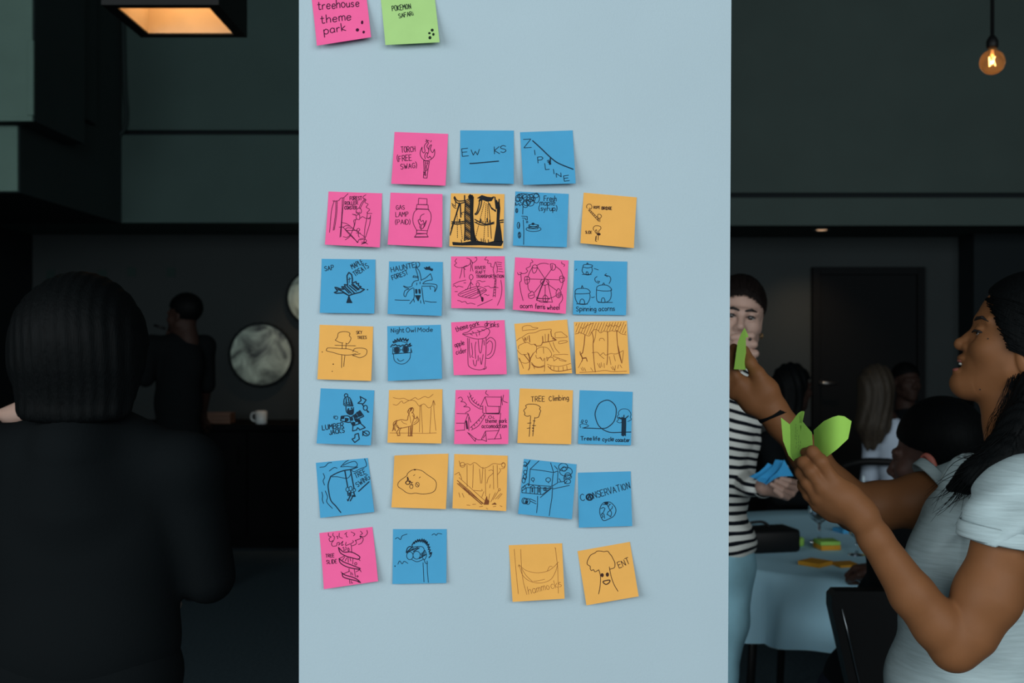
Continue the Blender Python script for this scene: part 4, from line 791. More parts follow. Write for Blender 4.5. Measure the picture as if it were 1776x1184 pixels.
M_side = mat('matt_black_lacquer', srgb(11, 13, 15), 0.85, spec=0.1)
SBZ = 0.911; sx0, sx1 = -3.7, 0.4
sb = thing('sideboard', ((sx0 + sx1) / 2, 8.55, 0), 'long black sideboard against the back wall with mug and trays', 'sideboard')
box('top', sx0, sx1, 8.28, BACK_Y - 0.005, SBZ - 0.04, SBZ, M_side, sb, bev=0.005)
box('body', sx0 + 0.03, sx1 - 0.03, 8.34, BACK_Y - 0.005, 0.08, SBZ - 0.04, M_side, sb)
box('plinth', sx0 + 0.06, sx1 - 0.06, 8.38, BACK_Y - 0.01, 0.0, 0.08, M_side, sb)
for k in range(7):
    w = (sx1 - sx0 - 0.08) / 7; a = sx0 + 0.04 + k * w
    dd = box('cabinet_door', a + 0.006, a + w - 0.006, 8.318, 8.34, 0.1, SBZ - 0.055, M_side, sb, bev=0.004)
    v, f = tube_geo([(a + w - 0.06, 8.31, 0.62), (a + w - 0.06, 8.295, 0.63), (a + w - 0.06, 8.295, 0.74), (a + w - 0.06, 8.31, 0.75)], 0.005, 6)
    mesh('handle', v, f, dd, M_side, True)
M_mug = mat('white_ceramic', srgb(205, 214, 214), 0.3)
mc = P(453, 739, 8.42); mc[2] = SBZ
mg = thing('mug', mc, 'white mug standing on the black sideboard', 'mug')
v, f = lathe_geo([(0.0, 0.0), (0.038, 0.0), (0.041, 0.006), (0.042, 0.095), (0.039, 0.095), (0.037, 0.01), (0.0, 0.01)], mc, 28); mesh('cup', v, f, mg, M_mug, True)
v, f = tube_geo(crom([mc + np.array((-0.04, 0, 0.08)), mc + np.array((-0.065, 0, 0.078)), mc + np.array((-0.075, 0, 0.05)), mc + np.array((-0.062, 0, 0.025)), mc + np.array((-0.04, 0, 0.02))], 5), 0.006, 8); mesh('handle', v, f, mg, M_mug, True)
M_tray = mat('brown_wood', srgb(96, 68, 52), 0.6, noise=0.2, nscale=14, stretch=(1, 6, 6))
tc = P(377, 0, 8.5)
for k in range(3):
    z = SBZ + k * 0.026
    t = thing('serving_tray', (tc[0], 8.5, z), ('brown wooden tray, bottom of the stack on the sideboard', 'brown wooden tray, middle of the stack on the sideboard', 'brown wooden tray, top of the stack on the sideboard')[k], 'tray', 'trays on the sideboard')
    x0, x1, y0, y1 = tc[0] - 0.115, tc[0] + 0.115, 8.42, 8.58
    box('tray_base', x0, x1, y0, y1, z + 0.0005, z + 0.008, M_tray, t, bev=0.002)
    for a, b, c, d in ((x0, x1, y0, y0 + 0.01), (x0, x1, y1 - 0.01, y1), (x0, x0 + 0.01, y0 + 0.01, y1 - 0.01), (x1 - 0.01, x1, y0 + 0.01, y1 - 0.01)):
        box('tray_side', a, b, c, d, z + 0.008, z + 0.0255, M_tray, t, bev=0.002)
o = box('eraser', *(lambda q: (q[0] - 0.022, q[0] + 0.022, 8.33, 8.36))(P(357, 738, 8.35)), SBZ + 0.0005, SBZ + 0.016, mat('dull_red', srgb(110, 58, 48), 0.7), None, bev=0.004)
tag(o, 'small dull red block on the sideboard edge in front of trays', 'block')

# ---------------------------------------------------------------- round table with cloth and what stands on it
TZ = 0.745; TC = np.array((P(1500, 0, 4.45)[0], 4.45)); TR = 0.80
M_cloth = mat('white_tablecloth', srgb(184, 232, 252), 0.85, bump=0.06, bscale=250, spec=0.15)
tb = thing('round_table', (TC[0], TC[1], 0), 'round banquet table hidden under a white cloth', 'table')
v, f = lathe_geo([(0, -0.03), (TR - 0.006, -0.03), (TR, -0.024), (TR, -0.006), (TR - 0.006, 0), (0, 0)], (TC[0], TC[1], TZ - 0.004), 64); mesh('tabletop', v, f, tb, M_black, True)
for k in range(4):
    a = k * math.pi / 2 + 0.4; v, f = tube_geo([(TC[0] + 0.5 * math.cos(a), TC[1] + 0.5 * math.sin(a), TZ - 0.034), (TC[0] + 0.55 * math.cos(a), TC[1] + 0.55 * math.sin(a), 0)], 0.016, 10); mesh('leg', v, f, tb, M_black, True)
def tablecloth():
    n = 240; V = []; F = []; prof = [(0.0, 0.0, 0), (0.3, 0.0, 0), (0.6, 0.0, 0), (TR - 0.01, 0.0, 0), (TR + 0.004, -0.006, 0.0), (TR + 0.010, -0.02, 0.1), (TR + 0.014, -0.05, 0.35), (TR + 0.022, -0.10, 0.7), (TR + 0.032, -0.17, 0.95), (TR + 0.042, -0.242, 1.1)]
    for (r, z, w) in prof:
        for k in range(n):
            a = 2 * math.pi * k / n
            fo = 0.062 * math.sin(9 * a + 0.9 + 0.5 * math.sin(2 * a)) + 0.018 * math.sin(17 * a + 1.0) + 0.006 * math.sin(31 * a)
            fo = max(fo, -0.022)
            zz = z + (0.012 * math.sin(9 * a + 1.5) - 0.008 * math.sin(4 * a)) * (w ** 2)
            V.append((TC[0] + (r + fo * w) * math.cos(a), TC[1] + (r + fo * w) * math.sin(a), TZ + zz))
    for i in range(len(prof) - 1):
        for k in range(n): F.append((i * n + k, i * n + (k + 1) % n, (i + 1) * n + (k + 1) % n, (i + 1) * n + k))
    o = mesh('tablecloth', V, F, None, M_cloth, True)
    tag(o, 'white cloth draped in folds over the round table', 'tablecloth')
tablecloth()
TT = TZ + 0.0008
def on_table(px, py):
    d = (EYE - TT) * PXF / (py - 592.0); return P(px, py, d)
def pad(px, py, name, m, label, h, rot, z0=0.0, w=0.076):
    c = on_table(px, py); v, f = box_geo(-w / 2, w / 2, -w / 2, w / 2, 0, h, 0.001)
    cs, sn = math.cos(rot), math.sin(rot); v = [(c[0] + a * cs - b * sn, c[1] + a * sn + b * cs, TT + z0 + z) for a, b, z in v]
    return tag(mesh(name, v, f, None, m), label, 'note pad', 'note pads on the round table')
M_ypad = mat('yellow_pad', (0.62, 0.29, 0.02), 0.85); M_gpad = mat('green_pad', (0.28, 0.55, 0.10), 0.85); M_bpad = mat('blue_pad', (0.05, 0.30, 0.55), 0.85)
pad(1434, 951, 'note_pad', M_ypad, 'yellow note pad lying under a green pad on the cloth', 0.018, 0.15)
pad(1434, 951, 'note_pad', M_gpad, 'green note pad stacked on a yellow pad on the cloth', 0.014, 0.1, 0.0185)
pad(1414, 979, 'note_pad', M_ypad, 'yellow-orange note pad alone near the table edge', 0.014, 0.75, w=0.085)
pad(1466, 980, 'note_pad', M_ypad, 'yellow note pad beside the seated person\'s fist', 0.008, 0.2)
pad(1467, 922, 'note_pad', M_bpad, 'blue note pad on the cloth behind the glass tumbler', 0.016, 0.3)
c = on_table(1386, 946); v, f = lathe_geo([(0, 0), (0.016, 0), (0.019, 0.006), (0.019, 0.026), (0.014, 0.032), (0, 0.033)], (c[0], c[1], TT), 20)
tag(mesh('bottle_cap', v, f, None, M_gpad, True), 'small bright green cap beside the black case', 'cap')
c = on_table(1323, 954)
bx = thing('carry_case', (c[0], c[1], TT), 'black soft case lying on the white tablecloth', 'case')
v, f = box_geo(-0.15, 0.12, -0.07, 0.07, 0.0, 0.085, 0.014); cs, sn = math.cos(0.22), math.sin(0.22)
mesh('case_body', [(c[0] + a * cs - b * sn, c[1] + a * sn + b * cs, TT + z) for a, b, z in v], f, bx, M_black, True)
v, f = tube_geo(crom([(c[0] - 0.06, c[1], TT + 0.083), (c[0] - 0.05, c[1], TT + 0.1), (c[0] + 0.0, c[1] + 0.005, TT + 0.104), (c[0] + 0.03, c[1] + 0.01, TT + 0.083)], 4), 0.006, 6); mesh('handle', v, f, bx, M_black, True)
M_glass = mat('clear_glass', (0.97, 0.99, 1.0), 0.02, trans=1.0, ior=1.45)
def goblet(px, py, s, label):
    c = on_table(px, py); c[2] = TT
    t = thing('wine_glass', c, label, 'glass')
    pr = [(0.0, 0.0), (0.036, 0.0), (0.034, 0.003), (0.008, 0.008), (0.0055, 0.02), (0.0055, 0.065), (0.012, 0.075), (0.030, 0.088), (0.041, 0.11), (0.043, 0.135), (0.037, 0.165), (0.0355, 0.165), (0.041, 0.135), (0.039, 0.112), (0.028, 0.091), (0.01, 0.080), (0.0, 0.079)]
    v, f = lathe_geo([(r * s, z * s) for r, z in pr], c, 32); mesh('glass_body', v, f, t, M_glass, True)
    v, f = lathe_geo([(0.0, 0.0805 * s), (0.0265 * s, 0.0925 * s), (0.0375 * s, 0.112 * s), (0.0385 * s, 0.118 * s), (0.0, 0.118 * s)], c, 32); mesh('water', v, f, t, mat('water', (0.8, 0.92, 0.97), 0.02, trans=1.0, ior=1.33), True)
goblet(1421, 939, 1.0, 'stemmed water glass half full beside the green note pad')
goblet(1486, 962, 0.85, 'stemmed water glass half hidden behind the raised forearm')
c = on_table(1496, 908); c[2] = TT
tu = thing('tumbler', c, 'glass tumbler holding an upright blue straw', 'glass')
v, f = lathe_geo([(0.0, 0.0), (0.03, 0.0), (0.036, 0.11), (0.034, 0.11), (0.028, 0.006), (0.0, 0.006)], c, 28); mesh('glass_body', v, f, tu, M_glass, True)
st = thing('straw', c + np.array((0.004, 0, 0.006)), 'blue straw with pale tip standing in the tumbler', 'straw')
v, f = tube_geo([c + np.array((0.004, 0, 0.007)), c + np.array((0.004, 0, 0.17))], 0.0065, 10); mesh('stem', v, f, st, mat('straw_blue', (0.02, 0.22, 0.5), 0.3), True)
v, f = tube_geo([c + np.array((0.004, 0, 0.17)), c + np.array((0.004, 0, 0.205))], 0.0062, 10); mesh('tip', v, f, st, mat('straw_tip', (0.5, 0.6, 0.65), 0.3), True)

# ---------------------------------------------------------------- banquet chairs
M_seat = mat('black_vinyl', srgb(13, 14, 15), 0.55, spec=0.25)
M_tube = mat('dark_chrome', srgb(150, 156, 160), 0.25, metal=1.0)
def make_chair(x, y, rz, label, open_back=False):
    """chair facing local +y (back rest at -y side); rz turns it about the vertical"""
    t = thing('banquet_chair', (0, 0, 0), label, 'chair', 'black banquet chairs')
    v, f = box_geo(-0.21, 0.21, -0.2, 0.22, 0.42, 0.475, 0.018); mesh('seat', v, f, t, M_seat, True)
    if open_back:
        pts = crom([(-0.2, -0.235, 0.84), (-0.1, -0.262, 0.873), (0.0, -0.27, 0.88), (0.1, -0.262, 0.873), (0.2, -0.235, 0.84)], 5)
        v, f = tube_geo(pts, 0.02, 10); mesh('top_rail', v, f, t, M_seat, True)
        pts = crom([(-0.19, -0.23, 0.72), (0.0, -0.262, 0.74), (0.19, -0.23, 0.72)], 5); v, f = tube_geo(pts, 0.035, 10); mesh('lower_rail', v, f, t, M_seat, True)
    else:
        V = []; F = []; prof = [(-0.192, 0.50), (-0.20, 0.62), (-0.218, 0.78), (-0.224, 0.885), (-0.215, 0.912), (-0.195, 0.918)]
        def xh(z): return 0.125 + 0.105 * max(0, (z - 0.5) / 0.4)
        for yb, off in ((-0.055, 0), (0.0, 1)):
            for (z) in (0.50, 0.60, 0.70, 0.80, 0.88, 0.91, 0.922):
                lean = -0.20 - 0.14 * (z - 0.5); w = xh(z) - (0.02 if z > 0.915 else (0.007 if z > 0.905 else 0))
                for k in range(9): V.append((-w + 2 * w * k / 8, lean + (-0.028 if off == 0 else 0.022), z))
        for s in (0, 63):
            for j in range(6):
                for k in range(8):
                    a = s + j * 9 + k; F.append((a, a + 1, a + 10, a + 9) if s == 0 else (a, a + 9, a + 10, a + 1))
        rim = list(range(0, 9)) + [j * 9 + 8 for j in range(1, 7)] + [54 + k for k in range(7, -1, -1)] + [j * 9 for j in range(5, 0, -1)]
        for i in range(len(rim)):
            a, b = rim[i], rim[(i + 1) % len(rim)]; F.append((b, a, 63 + a, 63 + b))
        mesh('backrest', V, F, t, M_seat)
        for sgn in (-1, 1):
            pts = [(sgn * (xh(z) - 0.024), -0.231 - 0.14 * (z - 0.5), z) for z in (0.5, 0.6, 0.7, 0.8, 0.88)]
            v, f = tube_geo(pts, 0.0018, 6); mesh('piping', v, f, t, M_tube, True)
    for sx in (-1, 1):
        v, f = tube_geo([(sx * 0.19, 0.2, 0.425), (sx * 0.2, 0.22, 0)], 0.0125, 8); mesh('leg', v, f, t, M_tube, True)
        ptsb = [(sx * 0.20, -0.262, 0.0), (sx * 0.19, -0.2, 0.42), (sx * 0.18, -0.198, 0.52)] + ([(sx * 0.195, -0.23, 0.84)] if open_back else [])
        v, f = tube_geo(ptsb, 0.0125, 8); mesh('leg', v, f, t, M_tube, True)
    v, f = tube_geo([(-0.19, 0.2, 0.418), (0.19, 0.2, 0.418), (0.19, -0.2, 0.418), (-0.19, -0.2, 0.418), (-0.19, 0.2, 0.418)], 0.011, 6); mesh('seat_frame', v, f, t, M_tube, True)
    t.location = (x, y, 0); t.rotation_euler = (0, 0, rz)
    return t
CH = P(1597, 0, 2.76)
make_chair(CH[0], CH[1] + 0.25, 0.0, 'black padded banquet chair at the round table, under the seated man')
BL = P(1535, 0, 6.2)
make_chair(BL[0] + 0.02, BL[1] + 0.12, -0.35, 'dark open-backed chair under the long-haired person in white', True)

# ---------------------------------------------------------------- people
M_skin_tan = mat('tan_skin', srgb(127, 83, 52), 0.55, noise=0.06, nscale=30, bump=0.03, bscale=500, sss=0.06, spec=0.22)
M_skin_pale = mat('pale_skin', srgb(178, 146, 132), 0.5, noise=0.05, nscale=30, bump=0.03, bscale=500, sss=0.08, spec=0.35)
M_skin_mid = mat('brown_skin', srgb(78, 54, 46), 0.55, noise=0.05, nscale=30, sss=0.06, spec=0.35)
M_hair = mat('black_hair', srgb(7, 9, 10), 0.6, noise=0.4, nscale=60, stretch=(4, 4, 0.4), bump=0.3, bscale=160, bstretch=(3, 3, 0.12), spec=0.08)
M_hair_dk = mat('dark_brown_hair', srgb(24, 19, 18), 0.5, noise=0.4, nscale=60, stretch=(4, 4, 0.4), bump=0.3, bscale=160, bstretch=(3, 3, 0.12), spec=0.08)
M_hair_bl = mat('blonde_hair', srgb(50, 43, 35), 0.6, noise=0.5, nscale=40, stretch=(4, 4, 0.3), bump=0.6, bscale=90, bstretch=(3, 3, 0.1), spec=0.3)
M_tee = mat('white_slub_jersey', srgb(170, 187, 190), 0.85, noise=0.12, nscale=55, stretch=(0.35, 0.35, 4), bump=0.35, bscale=70, bstretch=(0.3, 0.3, 4.5), spec=0.1)
M_blk = mat('black_cloth', srgb(11, 15, 17), 0.9, bump=0.15, bscale=200, spec=0.1)
M_denim = mat('faded_denim', srgb(166, 220, 238), 0.85, noise=0.3, nscale=7, stretch=(1, 1, 0.6), bump=0.25, bscale=300, spec=0.1)
M_navy = mat('dark_denim', srgb(26, 30, 40), 0.9, spec=0.1)
M_shoe = mat('black_shoe', srgb(18, 18, 20), 0.5)
M_skin_dim = mat('shaded_skin', srgb(50, 36, 31), 0.6, spec=0.15)  # weak light on the far people put into the skin colour
M_eye = mat('eye_white', srgb(158, 158, 156), 0.25); M_iris = mat('dark_iris', srgb(26, 18, 14), 0.15); M_lip = mat('lip_skin', srgb(150, 84, 74), 0.45, spec=0.4)
M_lip_pale = mat('lip_skin_pale', srgb(172, 106, 100), 0.45, spec=0.4); M_tooth = mat('tooth', srgb(220, 220, 212), 0.25); M_brow = mat('brow_hair', srgb(24, 18, 16), 0.7)

def head_sdf(S, T, R, k=0.012, sc=1.0, mouth=True):
    """generic head; T maps local metres (x right, -y front, z up, origin between the eyes' level and centre) to the world"""
    g = lambda x, y, z: T(np.array((x, y, z)) * sc)
    E = lambda c, r, kk=k, op=0: S.ell(g(*c), np.array(r) * sc, R, kk, op)
    E((0, 0.018, 0.03), (0.076, 0.096, 0.088)); E((0, -0.03, -0.038), (0.060, 0.060, 0.075), 0.03)
    S.ball(g(0, -0.070, -0.100), 0.019 * sc, 0.025)
    for s in (-1, 1):
        S.cone(g(0.012 * s, -0.066, -0.098), g(0.052 * s, 0.004, -0.062), 0.016 * sc, 0.02 * sc, 0.03)
        E((0.044 * s, -0.056, -0.026), (0.022, 0.024, 0.02), 0.025)
        E((0.077 * s, 0.018, -0.012), (0.007, 0.019, 0.031), 0.008); E((0.082 * s, 0.014, -0.008), (0.005, 0.010, 0.018), 0.004, 1)
        S.ball(g(0.031 * s, -0.101, 0.0), 0.017 * sc, 0.012, 1)
        S.cone(g(0.012 * s, -0.088, 0.017), g(0.05 * s, -0.070, 0.018), 0.010 * sc, 0.008 * sc, 0.014)
        E((0.031 * s, -0.0745, 0.0075), (0.0165, 0.0155, 0.0085), 0.004); E((0.031 * s, -0.0735, -0.009), (0.0155, 0.0145, 0.006), 0.004)
        S.ball(g(0.012 * s, -0.098, -0.035), 0.0085 * sc, 0.008)
    S.cone(g(0, -0.086, 0.006), g(0, -0.109, -0.030), 0.0085 * sc, 0.0115 * sc, 0.012)
    E((0, -0.078, -0.062), (0.030, 0.020, 0.026), 0.02)
    S.cone(g(0, 0.022, -0.07), g(0, 0.040, -0.19), 0.054 * sc, 0.056 * sc, 0.03)

def face_details(root, T, R, sc, lip, brow=True):
    g = lambda x, y, z: T(np.array((x, y, z)) * sc)
    for s in (-1, 1):
        S = Sdf().ball(g(0.031 * s, -0.0745, 0), 0.0125 * sc, 0.001); sdf_mesh('eye', [(S, 0.0022)], root, M_eye)
        S = Sdf().ell(g(0.031 * s - 0.001, -0.0862, 0.0), np.array((0.0076, 0.0024, 0.0076)) * sc, R, 0.001); sdf_mesh('iris', [(S, 0.0013)], root, M_iris)
        S = Sdf().chain([g(0.016 * s, -0.0855, -0.001), g(0.026 * s, -0.0895, 0.0048), g(0.036 * s, -0.0885, 0.0045), g(0.047 * s, -0.080, 0.0005)], [0.0016 * sc, 0.0026 * sc, 0.0028 * sc, 0.0018 * sc], 0.001)
        sdf_mesh('eyelashes', [(S, 0.0012)], root, M_brow)
        S = Sdf().chain([g(0.012 * s, -0.0985, 0.0185), g(0.03 * s, -0.0940, 0.0235), g(0.05 * s, -0.0785, 0.020)], [0.0036 * sc, 0.0046 * sc, 0.0022 * sc], 0.002)
        sdf_mesh('eyebrow', [(S, 0.0018)], root, M_brow)
    S = Sdf()
    for s in (-1, 1):
        S.cone(g(0.004 * s, -0.0985, -0.0585), g(0.024 * s, -0.088, -0.062), 0.0042 * sc, 0.002 * sc, 0.004); S.cone(g(0, -0.0985, -0.067), g(0.022 * s, -0.0885, -0.0635), 0.005 * sc, 0.002 * sc, 0.004)
    sdf_mesh('lips', [(S, 0.0016)], root, lip)

def hand_sdf(S, w, direc, normal, side, curl=0.5, sc=1.0):
    """relaxed or closed hand; direc along the hand, normal out of the palm; side +1/-1 puts the thumb"""
    d = np.asarray(direc, float); d /= np.linalg.norm(d); n = np.asarray(normal, float); n -= d * (n @ d); n /= np.linalg.norm(n); a = np.cross(d, n) * side
    for i, ln in enumerate((0.92, 1.0, 0.94, 0.76)):
        off = (1.5 - i) * 0.0195 * sc; kn = w + d * 0.088 * sc * (1 - 0.03 * abs(i - 1)) + a * off
        S.cone(w + a * off * 0.55, kn, 0.017 * sc, 0.0115 * sc, 0.012)
        p = kn; ang = curl * 0.6
        for L, r0, r1 in ((0.042, 0.0100, 0.0090), (0.026, 0.0090, 0.0080), (0.020, 0.0080, 0.0068)):
            v = d * math.cos(ang) + n * math.sin(ang); q = p + v * L * ln * sc; S.cone(p, q, r0 * sc, r1 * sc, 0.004); p = q; ang += curl
    b = w + d * 0.025 * sc + a * 0.02 * sc; m = b + (d * 0.7 + a * 0.6 + n * 0.35) / 1.0 * 0.042 * sc; e = m + (d * 0.9 + a * 0.1 + n * 0.45) * 0.03 * sc; t = e + (d * 0.9 - a * 0.2 + n * 0.5) * 0.024 * sc
    S.chain([b, m, e, t], [0.017 * sc, 0.0125 * sc, 0.0105 * sc, 0.008 * sc], 0.010)

def legs_standing(body, trousers, hipc, width_axis, floor_pts, shoe_dir, rt=0.075):
    """two legs from the hips to the floor; returns shoe field"""
    sh = Sdf()
    for s, fp in zip((-1, 1), floor_pts):
        h = hipc + width_axis * 0.085 * s; an = np.array((fp[0], fp[1], 0.10)); kn = (h + an) / 2 + np.array((0, 0, 0.02))
        body.chain([h, kn, an], [rt * 0.85, 0.05, 0.035], 0.03)
        trousers.chain([h, kn, an + np.array((0, 0, 0.0))], [rt + 0.012, 0.065, 0.052], 0.03)
        sd = np.asarray(shoe_dir, float); sh.cone(an + np.array((0, 0, -0.055)) - sd * 0.03, an + np.array((0, 0, -0.058)) + sd * 0.13, 0.042, 0.036, 0.02)
        sh.cone(an, an + np.array((0, 0, -0.05)), 0.045, 0.045, 0.02)
    sh.clip(lambda X, Y, Z: 0.004 - Z)
    return sh

def hair_tubes(name, strands, root, material, kind='stuff'):
    V = []; F = []
    for pts, r in strands:
        p = crom(pts, 4); n = len(p); v, f = tube_geo(p, [r * (1 - 0.75 * i / (n - 1)) for i in range(n)], 4, len(V)); V += v; F += f
    o = mesh(name, V, F, root, material, True); o['kind'] = kind; return o

def scalp_strands(cen, R, rad, starts, end, rs, r=.0012, lift=1.012, n=7):
    """strands combed over an ellipsoid from each start (local point) towards the direction end"""
    out = []; e0 = np.asarray(end, float) / rad; e0 /= np.linalg.norm(e0)
    for p in starts:
        u = np.asarray(p, float) / rad; u /= np.linalg.norm(u); e = e0 + np.array([rs.uniform(-.12, .12) for _ in range(3)]); e /= np.linalg.norm(e)
        w = math.acos(max(-.999, min(.999, float(u @ e)))); pts = []
        for i in range(n):
            t = i / (n - 1) * rs.uniform(.8, .95); v = (math.sin((1 - t) * w) * u + math.sin(t * w) * e) / math.sin(w); pts.append(cen + R @ (v * rad * (lift if i else 1.0)))
        out.append((pts, r))
    return out

# ---- profile woman with the green notes
def profile_woman():
    dh = 2.0; s = dh / PXF
    th = math.atan((1720 - 888) / PXF); e1 = np.array((math.cos(th), -math.sin(th), 0)); e2 = np.array((math.sin(th), math.cos(th), 0)); C0 = P(1720, 592, dh); s1 = s * math.cos(th)
    def q(x, y, dd=0.0):
        """point on the head's middle plane (turned square to the line of sight), dd metres behind it"""
        r = np.array(((x - 888.0) / PXF, 1.0, (592.0 - y) / PXF)); t = (C0 @ e2 - EYE * 0 + dd - 0) / (r @ e2); return np.array((0, 0, EYE)) + r * t
    root = thing('person', (q(1765, 0)[0], 2.0, 0), 'dark-haired person in white t-shirt, in profile, holding up green notes', 'person')
    R = np.stack([e1, e2, np.array((0, 0, 1.0))], 1)
    def E(S, x, y, dd, rx, rz, ry, k=0.012, op=0): S.ell(q(x, y, dd), (rx * s1, ry * s, rz * s), R, k, op)
    H = Sdf()
    E(H, 1791, 583, 0, 103, 104, 78); E(H, 1728, 622, 0, 54, 56, 50, 0.025)
    H.ball(q(1669, 664.5), 15.5 * s, 0.024)
    for g in (-1, 1):
        H.cone(q(1675, 665, 0.012 * g), q(1752, 645, 0.050 * g), 15 * s, 18 * s, 0.03)
        E(H, 1715, 606, 0.040 * g, 25, 18, 20, 0.025)
        H.ball(q(1676.5, 601.5, 0.0115 * g), 7.6 * s, 0.006)
        H.ball(q(1684, 577, 0.031 * g), 12.5 * s, 0.010, 1)
        H.cone(q(1700, 555, 0.010 * g), q(1718, 556, 0.050 * g), 8.5 * s, 7.5 * s, 0.012)
        E(H, 1705.5, 570.0, 0.031 * g, 15, 7.0, 16, 0.003); E(H, 1706.5, 583.0, 0.031 * g, 13.5, 6, 15, 0.004)
        E(H, 1781, 617, 0.076 * g, 18, 32, 8, 0.006); E(H, 1784, 613, 0.084 * g, 9, 19, 6, 0.003, 1)
        E(H, 1667, 607, 0.0065 * g, 3.6, 2.4, 3.2, 0.002, 1)
    H.chain([q(1703, 558), q(1696, 572), q(1681, 586), q(1667, 596.5)], [8 * s, 7 * s, 8.5 * s, 10.5 * s], 0.008)
    H.ball(q(1665.2, 596.5), 10.2 * s, 0.004)
    E(H, 1695, 631, 0, 25, 24, 31, 0.014)
    E(H, 1671, 621.0, 0, 11.5, 7.5, 19, 0.006); E(H, 1664.5, 643.5, 0, 12.5, 6.2, 17, 0.005)
    E(H, 1655, 632.8, 0, 17.5, 5.6, 17, 0.002, 1)
    E(H, 1720, 676, 0, 46, 20, 40, 0.025)
    H.chain([q(1780, 640), q(1766, 720), q(1768, 850)], [54 * s, 53 * s, 58 * s], 0.025)
    # arms with hands, one field each
    ra = 1.80; N = lambda x, y, dd=0.0: P(x, y, ra) + np.array((0, dd, 0)); sn = ra / PXF
    A = Sdf()
    A.chain([N(1796, 892, 0.045), N(1747, 940), N(1712, 1034), N(1681, 1094), N(1655, 1123)], [38 * sn, 52 * sn, 55 * sn, 45 * sn, 40 * sn], 0.02)
    A.chain([N(1656, 1120), N(1626, 1083), N(1582, 1030), N(1518, 934), N(1488, 884)], [43 * sn, 43 * sn, 38.5 * sn, 28 * sn, 24.5 * sn], 0.010)
    A.chain([N(1495, 893, 0.0), N(1470, 860), N(1440, 827)], [24 * sn, 21 * sn, 13.5 * sn], 0.015)
    A.chain([N(1492, 892, 0.0), N(1457, 866), N(1425, 845)], [24 * sn, 20 * sn, 13 * sn], 0.015)
    A.chain([N(1489, 893, 0.015), N(1450, 878, 0.012), N(1420, 864, 0.01)], [22 * sn, 18 * sn, 12 * sn], 0.015)
    A.chain([N(1488, 894, 0.025), N(1452, 890, 0.025), N(1424, 880, 0.022)], [19 * sn, 15 * sn, 10.5 * sn], 0.015)
    A.chain([N(1440, 827), N(1423, 800, -0.004), N(1411, 784, 0.006), N(1404, 787, 0.028)], [12.5 * sn, 12 * sn, 10.5 * sn, 8.5 * sn], 0.005)
    A.chain([N(1425, 845), N(1406, 817, 0.0), N(1396, 803, 0.012), N(1394, 806, 0.034)], [12 * sn, 11.5 * sn, 10 * sn, 8.5 * sn], 0.005)
    A.chain([N(1420, 864, 0.01), N(1402, 838, 0.010), N(1395, 823, 0.022), N(1396, 822, 0.040)], [11 * sn, 10.5 * sn, 9.5 * sn, 8 * sn], 0.005)
    A.chain([N(1424, 880, 0.022), N(1408, 862, 0.022), N(1401, 848, 0.033), N(1402, 843, 0.046)], [9.5 * sn, 9 * sn, 8 * sn, 7 * sn], 0.005)
    A.chain([N(1478, 862, 0.03), N(1450, 828, 0.052), N(1428, 806, 0.056), N(1412, 792, 0.052)], [18 * sn, 14 * sn, 11.5 * sn, 9 * sn], 0.012)
    rf = 2.2; Fp = lambda x, y, dd=0.0: P(x, y, rf) + np.array((0, dd, 0)); sf = rf / PXF
    B = Sdf()
    B.chain([Fp(1680, 858, -0.02), Fp(1600, 868), Fp(1520, 878), Fp(1486, 886)], [46 * sf, 44 * sf, 38 * sf, 33 * sf], 0.03)
    B.chain([Fp(1480, 882), Fp(1452, 852), Fp(1402, 790), Fp(1354, 733), Fp(1339, 712)], [33 * sf, 33 * sf, 29 * sf, 22.5 * sf, 21 * sf], 0.025)
    # far hand, palm towards the lens, note pinched between thumb and fingers
    B.chain([Fp(1338, 712), Fp(1312, 690), Fp(1284, 664)], [21 * sf, 20 * sf, 14 * sf], 0.015)
    B.chain([Fp(1330, 712, 0.0), Fp(1305, 698, 0.004), Fp(1276, 676, 0.006)], [18 * sf, 17 * sf, 12 * sf], 0.015)
    B.chain([Fp(1342, 705), Fp(1328, 676, -0.008), Fp(1312, 648, -0.012)], [19 * sf, 18 * sf, 12.5 * sf], 0.018)
    B.chain([Fp(1312, 648, -0.012), Fp(1300, 628, -0.004), Fp(1294, 607, 0.014)], [12 * sf, 10 * sf, 8 * sf], 0.006)
    B.chain([Fp(1284, 664), Fp(1268, 640, 0.0), Fp(1264, 615, 0.0), Fp(1275, 603, 0.012)], [11 * sf, 9.5 * sf, 8.5 * sf, 7.5 * sf], 0.006)
    B.chain([Fp(1278, 670, 0.006), Fp(1262, 650, 0.006), Fp(1262, 630, 0.002), Fp(1274, 622, 0.010)], [11 * sf, 9.5 * sf, 8.5 * sf, 7.5 * sf], 0.006)
    B.chain([Fp(1276, 678, 0.008), Fp(1258, 662, 0.01), Fp(1256, 645, 0.008), Fp(1270, 638, 0.010)], [10.5 * sf, 9 * sf, 8 * sf, 7 * sf], 0.006)
    B.chain([Fp(1274, 684, 0.010), Fp(1256, 674, 0.016), Fp(1252, 660, 0.014), Fp(1265, 654, 0.012)], [9.5 * sf, 8 * sf, 7 * sf, 6.5 * sf], 0.006)
    # torso and legs inside the clothes
    Tq = Sdf(); hip = q(1690, 1200); hip[2] = 0.90
    Tq.chain([q(1765, 840), q(1720, 950), q(1700, 1100), hip], [0.055, 0.10, 0.095, 0.10], 0.04)
    for g in (-1, 1): Tq.cone(q(1752, 860, 0.0), q(1756, 868, 0.17 * g), 0.05, 0.042, 0.03)
    TR_ = Sdf(); ax = np.array((0, 1.0, 0))
    TR_.ell(hip + np.array((0, 0, 0.02)), (0.115, 0.155, 0.13), None, 0.03)
